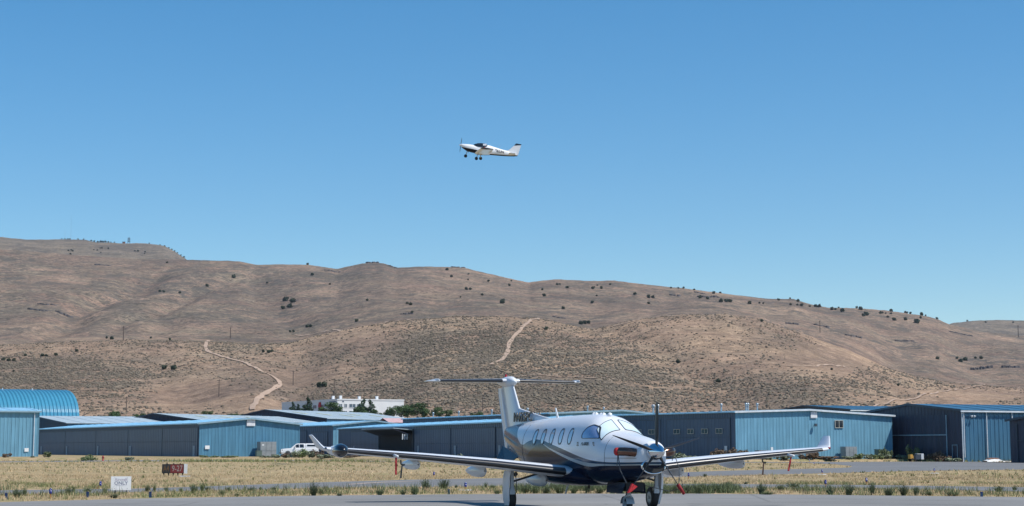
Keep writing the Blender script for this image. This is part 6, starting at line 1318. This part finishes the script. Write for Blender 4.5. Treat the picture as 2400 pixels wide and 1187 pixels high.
# weeds along the apron
WD = {k: [spiky_mesh(80+i*3, M[k], 130, 1.0, .5+.12*i) for i in range(3)] for k in ('weed', 'weed_dark')}
WB = [(40, 1167, 28, 19, 'weed_dark', 'bushy dark weed at the left end of the verge'), (58, 1163, 14, 22, 'weed', 'tall thin weed beside the first dark clump'), (160, 1158, 22, 20, 'weed_dark', 'dark weed left of the white sign'), (172, 1158, 14, 22, 'weed', 'spindly weed right of that dark one'), (205, 1155, 20, 13, 'weed', 'loose weed between two marker posts'), (245, 1156, 16, 12, 'weed', 'small weed left of the sign board'), (267, 1168, 20, 10, 'weed_dark', 'low dark weed in front of the sign posts'), (345, 1154, 22, 22, 'weed_dark', 'twiggy weed right of the sign'), (362, 1154, 12, 22, 'weed', 'thin tall weed by the second post'), (390, 1153, 20, 12, 'weed_dark', 'dark weed under the runway sign'), (425, 1153, 16, 10, 'weed', 'sparse weed right of the runway sign'), (455, 1154, 18, 16, 'weed_dark', 'dark weed with leaning twig'), (474, 1152, 16, 22, 'weed', 'tall leaning weed right of the runway sign'), (486, 1151, 16, 12, 'weed_dark', 'short weed beside the leaning one'), (520, 1160, 22, 14, 'weed', 'pale green weed at the verge bend'), (535, 1152, 20, 8, 'weed_dark', 'flat dark weed on the taxiway edge'), (555, 1164, 16, 8, 'weed_dark', 'low dark weed at the apron lip'), (590, 1153, 22, 10, 'weed_dark', 'flat dark weed below the pickup'), (610, 1149, 10, 8, 'weed', 'tiny bright weed on the taxiway edge'), (640, 1149, 18, 8, 'weed_dark', 'flat weed right of the tiny bright one'),
      (735, 1162, 26, 26, 'weed_dark', 'big upright dark weed below the winglet'), (752, 1160, 12, 12, 'weed', 'small weed beside the big upright one'), (795, 1163, 26, 10, 'weed_dark', 'low brown-green weed below the radar pod'), (890, 1161, 20, 14, 'weed', 'bright weed below the left streamer'), (945, 1160, 18, 12, 'weed', 'bright weed left of the large clump'), (972, 1160, 36, 26, 'weed', 'large pale clump left of the marker post'), (998, 1146, 20, 20, 'weed_dark', 'dark weed standing against the taxiway'), (1040, 1146, 26, 18, 'weed_dark', 'wide dark weed against the taxiway'), (1070, 1144, 9, 10, 'weed_dark', 'small dark weed left of the padded blue light'), (1138, 1144, 12, 14, 'weed_dark', 'slim dark weed left of the main wheel'), (1155, 1146, 14, 8, 'weed', 'low weed left of the main wheel'), (1165, 1158, 18, 10, 'weed', 'green tuft at the left wheel'),
      (1232, 1157, 22, 22, 'weed', 'green clump right of the left main wheel'), (1254, 1157, 26, 24, 'weed', 'second green clump under the belly'), (1282, 1157, 26, 22, 'weed_dark', 'dark clump under the belly antenna'), (1312, 1157, 26, 22, 'weed', 'clump behind the belly antenna'), (1345, 1157, 24, 20, 'weed', 'clump under the nose fuselage'), (1378, 1157, 28, 24, 'weed_dark', 'dark clump left of the nose gear'), (1405, 1157, 24, 20, 'weed', 'clump left beside the nose gear bay'), (1436, 1157, 24, 20, 'weed', 'clump touching the nose wheel'), (1500, 1157, 26, 20, 'weed', 'clump between nose wheel and right main wheel'), (1585, 1157, 26, 24, 'weed', 'clump right of the right main wheel'), (1612, 1157, 26, 22, 'weed_dark', 'dark clump right of the red blade tip'), (1645, 1157, 28, 22, 'weed', 'green clump in the thick weed row'), (1676, 1156, 26, 20, 'weed', 'green clump ending the thick weed row'), (1652, 1119, 10, 10, 'weed_dark', 'dark ball weed on the taxiway edge'), (1705, 1141, 26, 10, 'weed_dark', 'flat dark weed on the service road edge'), (1748, 1135, 12, 6, 'weed_dark', 'small flat weed beyond the service road'),
      (1785, 1159, 36, 26, 'weed_dark', 'largest dark weed below the right strap'), (1800, 1160, 30, 8, 'weed', 'bright low mat under the largest dark weed'), (1830, 1151, 22, 14, 'weed', 'loose weed right of the largest dark one'), (1858, 1143, 30, 12, 'weed_dark', 'wide dark weed on the service road'), (1945, 1160, 32, 24, 'weed_dark', 'wide dark weed right of the blue light'), (1990, 1161, 26, 26, 'weed_dark', 'tall weed left of the paired clumps'), (2045, 1161, 22, 28, 'weed_dark', 'tallest narrow dark weed on the right verge'), (2082, 1162, 26, 20, 'weed_dark', 'broad weed right of the tallest one'), (2118, 1162, 30, 22, 'weed_dark', 'bushy dark weed mid right verge'), (2147, 1162, 18, 18, 'weed_dark', 'upright weed right of the bushy one'), (2178, 1162, 34, 12, 'weed', 'low sparse weed row on the right verge'), (2232, 1163, 30, 14, 'weed', 'bright green bush left of the lone post'), (2340, 1153, 20, 14, 'weed_dark', 'weed on the service road at far right'), (2378, 1150, 18, 14, 'weed_dark', 'weed at the right edge')]
for k, (u, v, wp_, hp_, kind, lb) in enumerate(WB):
    b = gnd(u, v); place(WD[kind][k % 3], 'roadside_weed', b, wp_/F*b.y*rnd.uniform(.75, 1.5), hp_/F*b.y*rnd.uniform(.8, 1.35), lb, 'weed', 'weeds along the apron verge', k*1.3)
# grass: blades as one mass on every unpaved patch in view
def inside(poly, x, y):
    c = np.zeros(len(x), bool); n = len(poly); j = n-1
    for i in range(n):
        xi, yi = poly[i][:2]; xj, yj = poly[j][:2]; m = ((yi > y) != (yj > y)) & (x < (xj-xi)*(y-yi)/((yj-yi)+1e-12)+xi); c ^= m; j = i
    return c
PAVED = [[tuple(v.co[:2]) for v in bpy.data.objects[n].data.vertices] for n in ('apron', 'taxiway', 'service_road', 'hangar_road')]
def grass(name, n, y0, y1, h0, h1, w_, mat, seed, thr, clump, per=5, label=None):
    rg = np.random.default_rng(seed); y = np.sqrt(rg.uniform(y0**2, y1**2, n)); u = rg.uniform(-80, 2480, n); x = (u-1200)/F*y; ok = (fbm(x, y, clump, 3, seed)+rg.normal(0, .15, n)) > thr
    for P in PAVED: ok &= ~inside(P, x, y)
    if name in ('green_grass', 'tall_weeds'): ok &= fbm(x, y, 2.6, 2, seed+5) > -.05
    if name == 'tall_weeds': ok &= ((u > 1200) & (u < 1720)) | (rg.random(n) < .10)
    x, y = x[ok], y[ok]; n = len(x); x = np.repeat(x, per)+rg.normal(0, .07, n*per); y = np.repeat(y, per)+rg.normal(0, .07, n*per); m = len(x)
    hh = rg.uniform(h0, h1, m); a = rg.uniform(0, 6.28, m); lx = rg.normal(0, .35, m)*hh; ly = rg.normal(0, .35, m)*hh; wx = np.cos(a)*w_; wy = np.sin(a)*w_; z = np.zeros(m)
    V = np.stack([np.stack([x-wx, y-wy, z], 1), np.stack([x+wx, y+wy, z], 1), np.stack([x+lx, y+ly, hh], 1)], 1).reshape(-1, 3)
    me = np_mesh(name, V, np.arange(m*3).reshape(-1, 3), mat, False, 3); o = bpy.data.objects.new(name, me); COL.objects.link(o); tag(o, label, None, None, 'stuff'); return o
M['straw'] = leaf_mat('dry_straw', (.44, .33, .19), (.62, .47, .29), .3)
M['grass_green'] = leaf_mat('olive_grass', (.17, .19, .08), (.30, .30, .13), .3)
grass('dry_grass', 26000, 66, 130, .04, .16, .012, M['straw'], 21, -.25, 4, 4, 'straw coloured dry grass over the airfield verge')
grass('green_grass', 16000, 66, 100, .05, .20, .012, M['grass_green'], 22, -.05, 3, 5, 'olive green grass tufts along the apron edge')
VG = [(1205, 1720, .0)]
W2 = bpy.data.materials['weed_leaf']
grass('tall_weeds', 60000, 73, 86, .10, .42, .014, W2, 31, .12, 1.6, 4, 'thick green weeds along the apron verge')
grass('dry_grass', 12000, 130, 285, .05, .18, .035, M['straw'], 23, -.1, 12, 3, 'sparse straw grass on the far field')
grass('green_grass', 8000, 100, 285, .06, .22, .04, M['grass_green'], 24, .14, 9, 4, 'green tufts dotted over the dry field')
grass('hangar_brush', 3000, 247, 262, .15, .45, .05, M['grass_green'], 25, -.1, 14, 4, 'low brush along the hangar fronts')
# rocks / pale slabs in the field
for (u, v, w_, lb) in ((428, 1118, .5, 'pale broken slab at the foot of the runway sign'), (440, 1118, .35, 'second pale slab right of the runway sign')):
    b = gnd(u, v); g = MB(); g.prism([(-w_/2, -.1, 0), (w_/2, -.12, 0), (w_*.4, .15, 0), (-w_*.4, .12, 0)], (0.02, 0, .07)); tag(g.build('stone_slab', M['white_old'], loc=b), lb, 'slab')
# air between the camera and the hills
def add_haze(dens):
    g = MB(); g.box(-3600, 3600, -30, 6600, -1.6, 900); o = g.build('haze', None); o.data.materials.clear()
    m = bpy.data.materials.new('air'); m.use_nodes = True; nt = m.node_tree; nt.nodes.clear(); out = nt.nodes.new('ShaderNodeOutputMaterial'); v = nt.nodes.new('ShaderNodeVolumePrincipled')
    v.inputs['Density'].default_value = dens; v.inputs['Color'].default_value = (.75, .85, 1, 1); v.inputs['Anisotropy'].default_value = .3; nt.links.new(v.outputs[0], out.inputs['Volume']); o.data.materials.append(m); tag(o, kind='stuff')
if HAZE: add_haze(HAZE)
